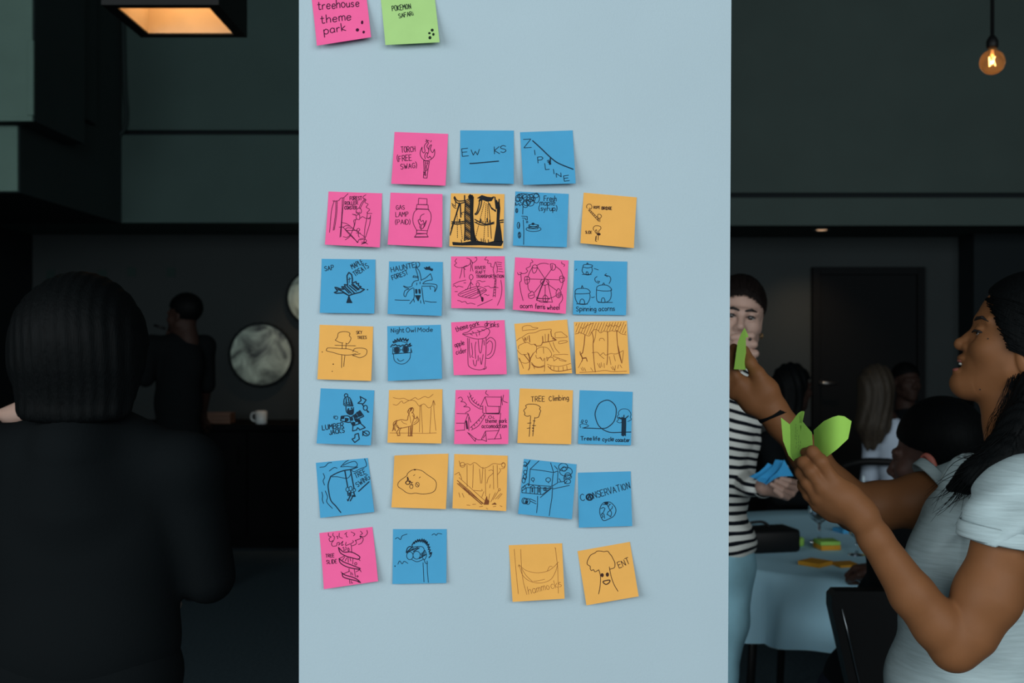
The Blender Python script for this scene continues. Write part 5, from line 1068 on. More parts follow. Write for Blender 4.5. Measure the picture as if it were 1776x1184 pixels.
    sh = legs_standing(Tq, TR_, hip + np.array((0, 0, -0.04)), ax, ((hip[0] + 0.02, 2.0 - 0.11), (hip[0] + 0.05, 2.0 + 0.11)), (-1, 0, 0), 0.08)
    sdf_mesh('body', [(H, 0.0018), (A, 0.0022), (B, 0.0022), (Tq, 0.008)], root, M_skin_tan)
    sdf_mesh('trousers', [(TR_, 0.008)], root, M_navy); sdf_mesh('shoes', [(sh, 0.006)], root, M_shoe)
    # t-shirt
    S = Sdf()
    S.ell(q(1722, 930), (0.118, 0.150, 0.135), R, 0.03)
    for g in (-1, 1):
        E(S, 1632, 968, 0.068 * g, 60, 56, 60, 0.05)
        S.cone(q(1756, 856, 0.07 * g), q(1762, 880, 0.150 * g), 0.060, 0.056, 0.04)
    S.ell(q(1700, 1060), (0.128, 0.145, 0.15), R, 0.05); S.ell(q(1688, 1190), (0.149, 0.165, 0.16), R, 0.05)
    S.cone(q(1770, 815), q(1740, 850), 0.070, 0.085, 0.04)
    E(S, 1700, 815, 0, 42, 26, 55, 0.03)
    S.clip(lambda X, Y, Z: (0.86 - Z))
    # neck opening, and the near sleeve blended into the shoulder
    S.ell(q(1742, 772), (0.086, 0.075, 0.050), R, 0.008, 1)
    sh0 = N(1806, 876, 0.03); hp = N(1738, 939); hdir = np.array((-0.16, 0.0, -0.987)); hdir /= np.linalg.norm(hdir)
    S.chain([q(1756, 862, -0.08), sh0, hp + hdir * 0.03], [0.056, 0.064, 0.0640], 0.05); S.ball(hp - hdir * 0.02, 0.0655, 0.02)
    def sleeve_end(X, Y, Z):
        t = (X - hp[0]) * hdir[0] + (Y - hp[1]) * hdir[1] + (Z - hp[2]) * hdir[2]
        r = np.sqrt((X - hp[0] - t * hdir[0]) ** 2 + (Y - hp[1] - t * hdir[1]) ** 2 + (Z - hp[2] - t * hdir[2]) ** 2)
        return np.minimum(np.minimum(t, 0.092 - r), 0.13 - t)
    S.clip(sleeve_end)
    SR = Sdf(); SR.chain([q(1735, 856, 0.10), q(1690, 852, 0.15), Fp(1596, 866, -0.01)], [0.062, 0.060, 0.0565], 0.03)
    fp_, fd = Fp(1619, 840, -0.02), np.array((-0.80, 0.0, -0.60))
    SR.clip(lambda X, Y, Z: (X - fp_[0]) * fd[0] + (Y - fp_[1]) * fd[1] + (Z - fp_[2]) * fd[2])
    f1 = q(1735, 870); f2 = q(1630, 960)
    def folds(X, Y, Z):
        u = (X - f1[0]) * 0.75 + (Z - f1[2]) * 0.66; w = -(X - f1[0]) * 0.66 + (Z - f1[2]) * 0.75
        amp = np.exp(-((X - q(1660, 0)[0]) / 0.09) ** 2 - ((Z - q(1660, 930)[2]) / 0.12) ** 2)
        lo = 1 / (1 + np.exp((Z - q(1660, 1040)[2]) / 0.02))
        return 0.0085 * amp * np.sin(w * 120 + 2.2 * np.sin(u * 16)) + 0.0035 * lo * np.sin((X * 0.6 + Z * 0.8) * 75 + 1.5 * np.sin(Z * 26 + Y * 14)) + 0.0012 * np.sin(X * 60 + Y * 45 + 1.2 * np.sin(Z * 50)) + 0 * X * Y * Z
    S.disp(folds)
    sdf_mesh('t_shirt', [(S, 0.0036), (SR, 0.0034)], root, M_tee)
    # rolled sleeve hems and collar, bands with their own edges
    def band(name, c, axis, ru, rw, up, width, th, m):
        axis = axis / np.linalg.norm(axis); a = np.cross(axis, up); a /= np.linalg.norm(a); b = np.cross(axis, a); V = []; F = []; n = 48
        prof = [(0, 0), (-th, -width * 0.1), (-th, -width * 0.9), (0, -width), (th, -width * 0.9), (th, -width * 0.1)]
        for k in range(n):
            w = 2 * math.pi * k / n
            for (pr, pz) in prof: V.append(c + (ru + pr) * math.cos(w) * a + (rw + pr) * math.sin(w) * b - axis * (-pz) + axis * 0)
        m_ = len(prof)
        for k in range(n):
            for i in range(m_): F.append((k * m_ + i, k * m_ + (i + 1) % m_, ((k + 1) % n) * m_ + (i + 1) % m_, ((k + 1) % n) * m_ + i))
        return mesh(name, V, F, root, m, True)
    band('sleeve_hem', hp + hdir * 0.002, hdir, 0.0675, 0.0675, np.array((0, 1.0, 0)), 0.026, 0.0022, M_tee)
    band('sleeve_hem', fp_ + np.array((-0.002, 0.008, -0.012)), fd, 0.0640, 0.0580, np.array((0, 1.0, 0)), 0.022, 0.0022, M_tee)
    # the collar follows the neck opening
    cp = crom([q(1668, 792, 0.02), q(1684, 812, -0.012), q(1712, 806, -0.045), q(1745, 786, -0.066), q(1790, 772, -0.05), q(1812, 764, 0.0), q(1790, 772, 0.05), q(1740, 786, 0.066), q(1690, 790, 0.045), q(1668, 792, 0.02)], 6)
    v, f = tube_geo(cp, 0.0045, 8); mesh('collar', v, f, root, M_tee, True)
    # face details
    for g in (-1, 1):
        sdf_mesh('eye', [(Sdf().ball(q(1706, 576.6, 0.031 * g), 12.3 * s, 0.001), 0.0022)], root, M_eye)
        sdf_mesh('iris', [(Sdf().ell(q(1696, 576.6, 0.032 * g), (3.4 * s1, 7 * s, 5.2 * s), R, 0.001), 0.0012)], root, M_iris)
        sdf_mesh('eyelashes', [(Sdf().chain([q(1686.5, 575.5, 0.026 * g), q(1690.5, 573, 0.038 * g), q(1698, 574.5, 0.046 * g), q(1708, 578.5, 0.0475 * g)], [1.6 * s, 2.2 * s, 2.1 * s, 1.0 * s], 0.001), 0.0011)], root, M_brow)
        sdf_mesh('eyebrow', [(Sdf().chain([q(1691.5, 556, 0.014 * g), q(1695, 551.5, 0.030 * g), q(1703, 550, 0.046 * g), q(1714, 557, 0.0575 * g)], [2.6 * s, 3.0 * s, 2.8 * s, 1.2 * s], 0.001), 0.0014)], root, M_brow)
    L = Sdf(); E(L, 1669, 625.0, 0, 9.8, 4.4, 16.5, 0.003); E(L, 1662.3, 641.5, 0, 11.2, 5.0, 16, 0.003); E(L, 1655, 632.8, 0, 17, 5.4, 16.5, 0.001, 1)
    sdf_mesh('lips', [(L, 0.0014)], root, M_lip)
    sdf_mesh('teeth', [(Sdf().ell(q(1669, 630.5), (7 * s1, 12 * s, 3.4 * s), R, 0.001), 0.0014)], root, M_tooth)
    for (x, y) in ((1713.5, 587.3), (1699.8, 675.3)):              # moles, put where the line of sight meets the skin
        p = q(x, y, -0.13); hit = march(H, p, (p - np.array((0, 0, EYE))) / np.linalg.norm(p - np.array((0, 0, EYE))))
        if hit is not None: sdf_mesh('mole', [(Sdf().ell(hit, (1.4 * s, 0.7 * s, 1.4 * s), R, 0.001), 0.0006)], root, M_brow)
    # hair
    G = Sdf(); E(G, 1792, 579, 0, 109, 109, 89, 0.01)
    ln = np.array((-93.0, 42.0)); ln /= np.linalg.norm(ln)
    def hairline(X, Y, Z):
        x = X * PXF / Y + 888; y = 592 - (Z - EYE) * PXF / Y
        wob = 0.8 * np.sin(Z * 310 + Y * 60)
        b = np.minimum(y - 609 + 0.12 * (x - 1770), 1800 - x)
        return np.maximum((x - 1720 + wob) * ln[0] + (y - 520) * ln[1], b) * s
    G.clip(hairline, 0.006)
    G2 = Sdf(); G2.chain([q(1862, 590), q(1866, 680), q(1862, 800), q(1850, 930)], [88 * s, 84 * s, 82 * s, 60 * s], 0.03)
    G2.chain([q(1822, 610, -0.070), q(1802, 680, -0.078), q(1774, 740, -0.100), q(1742, 793, -0.124), q(1692, 827, -0.128), q(1650, 846, -0.115)], [24 * s, 31 * s, 33 * s, 33 * s, 25 * s, 8 * s], 0.02)
    G2.chain([q(1826, 610, 0.070), q(1806, 690, 0.078), q(1780, 760, 0.085), q(1720, 800, 0.070), q(1668, 808, 0.055)], [24 * s, 30 * s, 30 * s, 22 * s, 8 * s], 0.02)
    def lock(X, Y, Z): return 0.0022 * np.sin((X * 0.62 - Z * 0.35 + Y * 0.5) * 420 + 2 * np.sin(Z * 30)) + 0.0014 * np.sin((X * 0.8 + Y * 0.9 - Z * 0.2) * 700)
    G2.disp(lock)
    sdf_mesh('hair', [(G, 0.0028), (G2, 0.0032)], root, M_hair)
    rs = random.Random(5); st = []
    for i in range(80):                                           # wisps at the tips and along the neck
        t = rs.random(); a = np.array((1770 - 90 * t + rs.uniform(-10, 10), 740 + 85 * t + rs.uniform(-14, 14))); dd = -0.145 + rs.uniform(-0.01, 0.02)
        b = a + np.array((-38 + rs.uniform(-14, 10), 30 + rs.uniform(-12, 26))); e = b + np.array((-26 + rs.uniform(-16, 14), 16 + rs.uniform(-16, 30)))
        st.append(([q(*a, dd), q(*b, dd + rs.uniform(-.012, .006)), q(*e, dd + rs.uniform(-.01, .015))], 0.0008))
    for i in range(90):
        x = 1748 + rs.uniform(0, 34); st.append(([q(x + 8, 640 + rs.uniform(-20, 20), -0.072), q(x - 6 + rs.uniform(-8, 6), 690 + rs.uniform(-20, 20), -0.068), q(x - 26 + rs.uniform(-12, 6), 745 + rs.uniform(-20, 20), -0.078), q(x - 44 + rs.uniform(-10, 10), 790 + rs.uniform(-10, 20), -0.135)], 0.00055))
    for i in range(26):
        y = 540 + rs.uniform(0, 62); x = 1722 + (y - 519) * 0.45
        st.append(([q(x + 12, y - 10, -0.072), q(x + 2, y + rs.uniform(0, 8), -0.066), q(x - 7 + rs.uniform(-3, 5), y + 16 + rs.uniform(-4, 10), -0.062)], 0.0006))
    for i in range(5): st.append(([q(1660 + 3 * i, 846, -0.125), q(1650 + 4 * i, 862, -0.13), q(1636 + 5 * i, 876 + rs.uniform(-3, 4), -0.13)], 0.0008))
    G_rad = np.array((109 * s1, 89 * s, 109 * s)); gc = q(1792, 579); stt = []
    for i in range(260):
        t = rs.random(); px_, py_ = 1719 + 38 * t + rs.uniform(-5, 9), 517 + 86 * t + rs.uniform(-5, 5)
        lx, lz = (px_ - 1800) * s1 * 0.97, -(py_ - 579) * s; k_ = 1 - (lx / G_rad[0]) ** 2 - (lz / G_rad[2]) ** 2
        if k_ > 0.02: stt.append((lx, -math.sqrt(k_) * G_rad[1], lz))
    st += scalp_strands(gc, R, G_rad, stt, (0.08, -0.035, -0.045), rs, 0.0011)
    hair_tubes('hair_wisps', st, root, M_hair)
    # wrist band on the far arm
    wc = Fp(1341, 717); axd = Fp(1402, 790) - Fp(1339, 712); axd /= np.linalg.norm(axd)
    a = np.cross(axd, np.array((0, 1.0, 0))); a /= np.linalg.norm(a); b = np.cross(axd, a); V = []; F = []; n = 40
    for k in range(n):
        w = 2 * math.pi * k / n; hw = 0.0046 * (1 + 0.45 * math.sin(2 * w + 0.6)); rr = 26.4 * sf
        for off, dr_ in ((-hw, -0.001), (-hw, 0.0016), (hw, 0.0016), (hw, -0.001)):
            V.append(wc + axd * (off + 0.006 * math.cos(w)) + (rr + dr_) * (math.cos(w) * a + math.sin(w) * b))
    for k in range(n):
        for i in range(4): F.append((k * 4 + i, k * 4 + (i + 1) % 4, ((k + 1) % n) * 4 + (i + 1) % 4, ((k + 1) % n) * 4 + i))
    mesh('wrist_band', V, F, root, M_blk, True)
    return N, Fp

def sd_point(S, p):
    """signed distance of a field at one point (no post operations)"""
    F = 0.5
    for q in S.pr:
        if q[0] == 'c':
            a, b, ra, rb = q[1:5]; ab = b - a; t = min(max(float((p - a) @ ab) / (float(ab @ ab) + 1e-12), 0), 1); d = np.linalg.norm(p - a - t * ab) - (ra + (rb - ra) * t)
        else:
            v = p - q[1]
            if q[3] is not None: v = q[3].T @ v
            k0 = np.linalg.norm(v / q[2]); k1 = np.linalg.norm(v / q[2] ** 2); d = k0 * (k0 - 1) / (k1 + 1e-9)
        k = q[5]
        if q[6] == 0: h = max(k - abs(F - d), 0) / k; F = min(F, d) - h * h * k / 4
        else: d = -d; h = max(k - abs(F - d), 0) / k; F = max(F, d) + h * h * k / 4
    return F
def march(S, p, d):
    p = p.copy()
    for _ in range(80):
        f = sd_point(S, p)
        if f < 0.0004: return p
        p = p + d * max(f * 0.7, 0.0003)
        if f > 0.4: return None
    return None
NEAR, FAR = profile_woman()

# ---- loose green and blue notes held in the hands: curved sheets with a real thickness
def sheet(name, outline, depth, m, label, group, th=0.00035, parent=None):
    """outline: pixel polygon; depth: function (px, py) -> distance; gridded fan so that the sheet bends"""
    pts = [np.asarray(p, float) for p in outline]; c = sum(pts) / len(pts); V = []; F = []; rings = 7; n = len(pts) * 4
    per = []
    for i in range(len(pts)):
        for k in range(4): per.append(pts[i] + (pts[(i + 1) % len(pts)] - pts[i]) * k / 4)
    for off in (0.0, th):
        for r in range(1, rings + 1):
            for p in per:
                w = c + (p - c) * r / rings; x = P(w[0], w[1], depth(*w)); V.append(x + np.array((0, off, 0)))
        V.append(P(c[0], c[1], depth(*c)) + np.array((0, off, 0)))
    m_ = rings * n + 1
    for o in (0, m_):
        for r in range(rings - 1):
            for k in range(n): F.append((o + r * n + k, o + r * n + (k + 1) % n, o + (r + 1) * n + (k + 1) % n, o + (r + 1) * n + k))
        for k in range(n): F.append((o + m_ - 1, o + (k + 1) % n, o + k))
    b = (rings - 1) * n
    for k in range(n): i = len(V); V += [V[b + k], V[b + (k + 1) % n], V[m_ + b + (k + 1) % n], V[m_ + b + k]]; F.append((i, i + 1, i + 2, i + 3))
    o = mesh(name, V, F, parent, m, True)
    return o if parent else tag(o, label, 'sticky note', group)
M_lime = mat('lime_paper', (0.36, 0.66, 0.11), 0.8, noise=0.03, nscale=40, spec=0.15)
z7 = lambda *a: [(1340 + x / 4.735, 690 + y / 4.735) for x, y in zip(a[0::2], a[1::2])]
gn = 'green notes held by the person in the white t-shirt'
sheet('loose_note', z7(337, 265, 420, 190, 490, 157, 540, 143, 590, 150, 648, 190, 635, 265, 620, 335, 530, 420, 430, 495, 370, 520, 345, 440), lambda x, y: 1.84 - 0.0009 * (x - 1440) + 0.00002 * (x - 1440) ** 2, M_lime, 'green note folded open like a wing, to the right of its partner', gn)
sheet('loose_note', z7(68, 160, 140, 215, 150, 300, 200, 430, 260, 540, 250, 585, 225, 578, 130, 470, 85, 350), lambda x, y: 1.872 - 0.0004 * (x - 1360), M_lime, 'green note tucked behind the curled one, only its edge showing', gn)
o = sheet('loose_note', z7(140, 215, 165, 185, 190, 150, 210, 125, 235, 108, 258, 108, 262, 116, 235, 125, 218, 150, 245, 190, 285, 240, 322, 280, 328, 350, 332, 420, 290, 480, 240, 520, 225, 555, 170, 500, 115, 375, 125, 300), lambda x, y: 1.852 - 0.0011 * (x - 1385) - 0.0000 * (y - 750) + 0.00028 * max(0, 735 - y), M_lime, 'green note with faint writing and a curled top corner, held in fingers', gn)
wl = []
rs = random.Random(3)
for col, x0 in enumerate((192, 205, 222, 238)):
    y = 215 + 45 * col
    while y < (330, 410, 420, 440)[col]:
        L = rs.uniform(8, 24); wl.append(([np.array(p) for p in z7(x0 - (y - 200) * 0.06, y, x0 - (y + L - 200) * 0.06 + rs.uniform(-4, 4), y + L)], 0.5)); y += L + rs.uniform(5, 14)
v, f = ribbon([([p * 10 for p in q_], w * 10) for q_, w in wl], lambda p: P(p[0] / 10, p[1] / 10, 1.852 - 0.0011 * (p[0] / 10 - 1385) + 0.00028 * max(0, 735 - p[1] / 10) - 0.0004))
mesh('lettering', v, f, o, mat('pale_ink', (0.10, 0.22, 0.05), 0.6))
z1 = lambda *a: [(1256 + x / 4.735, 450 + y / 4.735) for x, y in zip(a[0::2], a[1::2])]
gm = M_lime
eo = sheet('loose_note', z1(80, 900, 95, 790, 110, 680, 138, 610, 168, 558, 178, 640, 180, 760, 178, 905), lambda x, y: 2.165 + 0.0034 * (x - 1284) + 0.00012 * max(0, 600 - y), gm, 'green note seen edge-on, pinched beside the pillar', gn)
sheet('folded_corner', z1(168, 560, 200, 628, 196, 636, 176, 642), lambda x, y: 2.205 + 0.002 * (x - 1294), M_lime, None, None, parent=eo)
z2 = lambda *a: [(1256 + x / 4.735, 680 + y / 4.735) for x, y in zip(a[0::2], a[1::2])]
M_sky = mat('sky_blue_paper', (0.05, 0.36, 0.72), 0.8, noise=0.03, nscale=40, spec=0.15); bn = 'blue notes fanned in the hand of the striped-shirt person'
for i, (po, dd, lb) in enumerate(((z2(205, 692, 285, 655, 330, 615, 360, 580, 398, 598, 380, 640, 330, 690, 270, 715), 3.13, 'blue note at the back of the fan, its tip poking left'),
        (z2(268, 712, 345, 660, 395, 610, 420, 552, 485, 560, 470, 610, 400, 680, 340, 730, 285, 735), 3.115, 'blue note in the middle of the fan with a wavy top'),
        (z2(345, 758, 380, 700, 430, 660, 470, 610, 492, 552, 530, 620, 568, 688, 500, 690, 440, 698, 400, 720), 3.10, 'blue note at the front of the fan, under the fingertips'),
        (z2(265, 722, 300, 705, 350, 700, 400, 690, 400, 722, 345, 760, 330, 748), 3.108, 'blue note low in the fan, its corners stepped'))):
    sheet('loose_note', po, lambda x, y, dd=dd, i=i: dd + 0.0004 * (x - 1345) + 0.006 * math.sin((x - 1300) * 0.12 + i), M_sky, lb, bn)

# ---- striped-shirt woman, half behind the pillar
def stripe_material():
    m = bpy.data.materials.new('striped_jersey'); m.use_nodes = True; nt = m.node_tree; b = nt.nodes['Principled BSDF']; b.inputs['Roughness'].default_value = 0.85; b.inputs['Specular IOR Level'].default_value = 0.1
    g = nt.nodes.new('ShaderNodeNewGeometry'); sp = nt.nodes.new('ShaderNodeSeparateXYZ'); nt.links.new(g.outputs['Position'], sp.inputs[0])
    def M(op, a, c):
        n = nt.nodes.new('ShaderNodeMath'); n.operation = op
        for i, u in enumerate((a, c)):
            if isinstance(u, (int, float)): n.inputs[i].default_value = u
            elif u is not None: nt.links.new(u, n.inputs[i])
        return n.outputs[0]
    tilt = M('MULTIPLY', M('SUBTRACT', sp.outputs[0], 0.62), M('MULTIPLY', M('SUBTRACT', sp.outputs[2], 1.02), 1.1))
    n = nt.nodes.new('ShaderNodeTexNoise'); n.inputs['Scale'].default_value = 9; nt.links.new(g.outputs['Position'], n.inputs['Vector'])
    z = M('ADD', M('ADD', sp.outputs[2], tilt), M('MULTIPLY', n.outputs['Fac'], 0.012))
    fr = M('FRACT', M('DIVIDE', z, 0.0282), None); st = M('LESS_THAN', fr, 0.41)
    mx = nt.nodes.new('ShaderNodeMix'); mx.data_type = 'RGBA'; mx.inputs[6].default_value = srgb(232, 234, 228); mx.inputs[7].default_value = srgb(20, 24, 32)
    nt.links.new(st, mx.inputs[0]); nt.links.new(mx.outputs[2], b.inputs['Base Color']); return m

def striped_woman():
    d = 3.35; s = d / PXF; q = lambda x, y, dd=0.0: P(x, y, d) + np.array((0, dd, 0))
    root = thing('person', (q(1235, 0)[0], d, 0), 'person in striped top and faded jeans peering past the pillar, hand at mouth', 'person')
    R = rotz(-0.10) @ roty(0.13); c = q(1287, 549) + np.array((0.006, 0.085, 0)); T = lambda p: c + R @ (p * np.array((0.93, 1, 1)))
    H = Sdf(); head_sdf(H, T, R, sc=0.97)
    B = Sdf(); pel = q(1256, 960); hipc = q(1254, 985)
    B.chain([T(np.array((0, .04, -.17))), q(1262, 720, .06), q(1258, 840, .06), pel + np.array((0, .06, 0))], [0.048, 0.06, 0.058, 0.065], 0.02)
    TJ = Sdf(); TJ.ell(pel + np.array((0, 0.06, -0.03)), (0.098, 0.105, 0.11), None, 0.03)
    sh = Sdf()
    for (h, k, a) in ((q(1276, 990, .05), q(1252, 1180, .04), q(1238, 1430, .06)), (q(1238, 990, .10), q(1224, 1190, .12), q(1205, 1430, .14))):
        a[2] = 0.10; B.chain([h, k, a], [.06, .045, .034], .03); TJ.chain([h, (h + k) / 2 + np.array((0.006, 0, 0)), k, a], [.066, .058, .050, .046], .03)
        sh.cone(a + np.array((0, 0.03, -0.055)), a + np.array((-0.02, -0.13, -0.06)), .042, .035, .02); sh.cone(a, a + np.array((0, 0, -.05)), .043, .043, .02)
    sh.clip(lambda X, Y, Z: 0.004 - Z)
    # arm with the blue notes
    dh = 3.12; K = lambda x, y, dd=0.0: P(x, y, dh) + np.array((0, dd, 0)); sk = dh / PXF
    W = K(1330, 846, 0.03)
    A = Sdf(); A.chain([q(1300, 715, .07), q(1296, 850, .10), W], [.04, .036, .0235], .02)
    for (a, b_, t) in (((1384, 838), (1366, 832), (1352, 828)), ((1381, 848), (1360, 840), (1343, 832)), ((1375, 857), (1352, 848), (1335, 838)), ((1366, 863), (1352, 857), (1341, 849))):
        A.chain([W, K(*a, 0.01)], [.019, .0095], .010); A.chain([K(*a, 0.01), K(*b_, -0.022), K(*t, -0.024)], [5.4 * sk, 5.0 * sk, 4.2 * sk], .002)
    A.chain([W, K(1352, 842, 0.02), K(1362, 826, 0.03), K(1366, 812, 0.02)], [.018, .013, .0105, .0085], .008)
    # hand held to the mouth
    dm = 3.2; Q = lambda x, y, dd=0.0: P(x, y, dm) + np.array((0, dd, 0)); sm = dm / PXF
    Fst = Sdf()
    for (y, x) in ((582, 1303), (597, 1307), (613, 1309), (628, 1306)):
        Fst.chain([Q(1272, y + 3, 0.0), Q(x, y, -0.004), Q(x - 6, y + 2, 0.025)], [6.6 * sm, 6.4 * sm, 5.4 * sm], .005)
    Fst.chain([Q(1290, 590, .012), Q(1280, 625, .015), Q(1250, 660, .01), Q(1190, 745, .02)], [.022, .028, .026, .034], .015)
    Fst.chain([Q(1190, 745, .02), q(1205, 715, .10)], [.036, .04], .02)
    sdf_mesh('body', [(H, .0024), (A, .0022), (Fst, .0024), (B, .008)], root, M_skin_pale)
    sdf_mesh('jeans', [(TJ, .006)], root, M_denim); sdf_mesh('shoes', [(sh, .006)], root, M_shoe)
    S = Sdf()
    S.ell(q(1262, 752, .06), (.094, .10, .10), None, .03); S.ell(q(1256, 850, .06), (.088, .09, .13), None, .04); S.ell(q(1262, 940, .06), (.097, .108, .085), None, .03)
    S.cone(T(np.array((0, .04, -.165))), q(1262, 715, .06), .066, .085, .03); S.cone(q(1250, 690, .06), q(1302, 712, .06), .06, .047, .03)
    S.chain([q(1302, 712, .06), q(1299, 770, .075), q(1294, 840, .095)], [.048, .046, .043], .02); S.cone(q(1294, 845, .10), K(1314, 848, .06), .040, .029, .02)
    S.cone(q(1235, 700, .06), q(1212, 730, .08), .05, .05, .02); S.cone(q(1205, 715, .09), Q(1195, 742, .02), .045, .042, .02)
    zb = q(0, 978)[2]; zx = q(1262, 0)[0]
    S.clip(lambda X, Y, Z: (zb + 0.35 * (X - zx) * 1.0 - Z) + 0 * Y)
    S.disp(lambda X, Y, Z: .003 * np.sin(Z * 62 + X * 40 + 1.5 * np.sin(Y * 30)) * np.exp(-((Z - q(0, 930)[2]) / .09) ** 2))
    sdf_mesh('striped_top', [(S, .004)], root, stripe_material())
    face_details(root, T, R, 0.97, M_lip_pale)
    G = Sdf(); G.ell(T(np.array((0, .022, .040))), (.080, .104, .092), R, .01); G.ball(T(np.array((0, .125, .05))), .04, .02)
    def cut(X, Y, Z):
        x, y, z = X - c[0], Y - c[1], Z - c[2]
        ly = R[0, 1] * x + R[1, 1] * y + R[2, 1] * z; lz = R[0, 2] * x + R[1, 2] * y + R[2, 2] * z; lx = R[0, 0] * x + R[1, 0] * y + R[2, 0] * z
        return -np.maximum(ly - 0.004 - 0.25 * lz, lz - 0.066 + 7.0 * lx * lx - 0.0015 * np.sin(lx * 500))
    G.clip(cut, .003); G.clip(lambda X, Y, Z: (c[2] - 0.045 - Z) + 0 * X + 0 * Y, .01)
    sdf_mesh('hair', [(G, .003)], root, M_hair_dk)
    rs = random.Random(8); st = []
    for i in range(14):
        y = 505 + rs.uniform(0, 45); st.append(([q(1320, y, .1), q(1327, y + 4, .1), q(1334 + rs.uniform(0, 8), y + rs.uniform(-6, 12), .1)], .0009))
    stt = []
    for i in range(260):
        lx = rs.uniform(-.078, .078); lz = .066 - 7.0 * lx * lx + rs.uniform(-.007, .012); lx0 = lx; k_ = 1 - (lx / .080) ** 2 - ((lz - .040) / .092) ** 2
        if k_ > .01: stt.append((lx, -math.sqrt(k_) * .104, lz - .040))
    st += scalp_strands(T(np.array((0, .022, .040))), R, np.array((.080, .104, .092)), stt, (0, .09, .03), rs, .0012)
    hair_tubes('hair_wisps', st, root, M_hair_dk)
    # ring, earring, bracelet, tattoo-dark cuff
    def torus(name, cc, ax, r, t, m, par=root):
        ax = ax / np.linalg.norm(ax); a = np.cross(ax, np.array((.1, .2, .97))); a /= np.linalg.norm(a); b = np.cross(ax, a)
        pts = [cc + r * (math.cos(w) * a + math.sin(w) * b) for w in np.linspace(0, 2 * math.pi, 25)]; v, f = tube_geo(pts, t, 8); return mesh(name, v, f, par, m, True)
    gold = mat('gold', srgb(200, 160, 100), .3, metal=1)
    torus('ring', Q(1297, 585, -.002), np.array((1.0, 0, .1)), 7.0 * sm, .0016, gold); sdf_mesh('ring_stone', [(Sdf().ball(Q(1299, 588, -.0125), .0052, .001), .0012)], root, mat('dark_stone', srgb(36, 24, 24), .2))
    torus('earring', T(np.array((.082, .006, -.047))), np.array((1.0, .3, 0)), .007, .0014, gold)
    wd = K(1340, 846) - q(1296, 850, .10); torus('bracelet', W - wd / np.linalg.norm(wd) * .012, wd, .031, .003, mat('grey_metal', srgb(110, 116, 116), .3, metal=.8))
striped_woman()

# ---- generic figure for the people further back
def figure(label, head, yaw, tilt, neck, chest, pelvis, arms, legs, skin, hair, shirt, trousers, vox, sleeves=1.0, hairfn=None, headscale=1.0, sw=0.19, face=False, group=None, extra=None, shirt_fn=None, lateral=None):
    root = thing('person', (pelvis[0], pelvis[1], 0), label, 'person', group)
    R = rotz(yaw) @ rotx(tilt); T = lambda p: head + R @ p
    lat = np.asarray(lateral if lateral is not None else (math.cos(yaw), math.sin(yaw), 0), float); lat /= np.linalg.norm(lat)
    fwd = np.array((lat[1], -lat[0], 0))
    H = Sdf(); head_sdf(H, T, R, sc=headscale); H.cone(T(np.array((0, .03, -.14))), neck, .05, .05, .03)
    RL = np.stack([lat, -fwd, np.array((0, 0, 1.0))], 1)
    B = Sdf(); S = Sdf(); J = Sdf(); SH = Sdf()
    B.chain([neck, chest, pelvis], [.055, .09, .09], .04); H.cone(neck, chest, .05, .05, .03)
    S.ell(chest, (sw * .86, .105, .19), RL, .03); S.ell((chest + pelvis) / 2, (sw * .80, .11, .20), RL, .05); S.ell(pelvis + np.array((0, 0, .04)), (sw * .84, .12, .13), RL, .04)
    S.cone(neck + np.array((0, 0, -.02)), chest + np.array((0, 0, .06)), .062, .10, .03)
    for a in arms:
        sh_, el, wr = a[:3]; H.chain([sh_, el, wr], [.042, .036, .025], .02)
        hd = a[3] if len(a) > 3 else wr - el; hn = a[4] if len(a) > 4 else fwd
        hand_sdf(H, wr, hd, hn, a[5] if len(a) > 5 else 1, a[6] if len(a) > 6 else .6)
        S.cone(chest + np.array((0, 0, .10)), sh_, .075, .062, .03)
        e2 = sh_ + (el - sh_) * min(1, sleeves * 2); S.cone(sh_, e2, .06, .052, .03)
        if sleeves > .5: S.cone(el, el + (wr - el) * (sleeves * 2 - 1) * .92, .05, .038, .02)
    for (h, k, an) in legs:
        B.chain([h, k, an], [.065, .05, .036], .03); J.chain([h, k, an], [.085, .066, .052], .03)
        SH.cone(an + np.array((0, 0, -.055)) - fwd * .03, an + np.array((0, 0, -.06)) + fwd * .13, .042, .036, .02); SH.cone(an, an + np.array((0, 0, -.05)), .045, .045, .02)
    J.ell(pelvis, (sw * .82, .115, .12), RL, .04); SH.clip(lambda X, Y, Z: .004 - Z)
    sdf_mesh('body', [(H, vox), (B, vox * 1.6)], root, skin)
    if shirt_fn: shirt_fn(S)
    sdf_mesh('shirt', [(S, vox * 1.2)], root, shirt); sdf_mesh('trousers', [(J, vox * 1.6)], root, trousers); sdf_mesh('shoes', [(SH, vox * 1.4)], root, M_shoe)
    G = Sdf(); G.ell(T(np.array((0, .024, .040)) * headscale), np.array((.086, .106, .092)) * headscale, R, .01)
    if hairfn: hairfn(G, T)
    c = head
    def cut(X, Y, Z):
        x, y, z = X - c[0], Y - c[1], Z - c[2]
        ly = R[0, 1] * x + R[1, 1] * y + R[2, 1] * z; lz = R[0, 2] * x + R[1, 2] * y + R[2, 2] * z; lx = R[0, 0] * x + R[1, 0] * y + R[2, 0] * z
        return -np.maximum(ly - .01 + .3 * lz * (lz < 0), lz - .062 + 5 * lx * lx)
    G.clip(cut, .006)
    if not hairfn: G.clip(lambda X, Y, Z: (head[2] - .055 - Z) + 0 * X + 0 * Y, .01)
    sdf_mesh('hair', [(G, vox)], root, hair)
    if face: face_details(root, T, R, headscale, M_lip)
    if extra: extra(root, T, R)
    return root, T, R

Z3 = lambda z: np.array((0, 0, z))
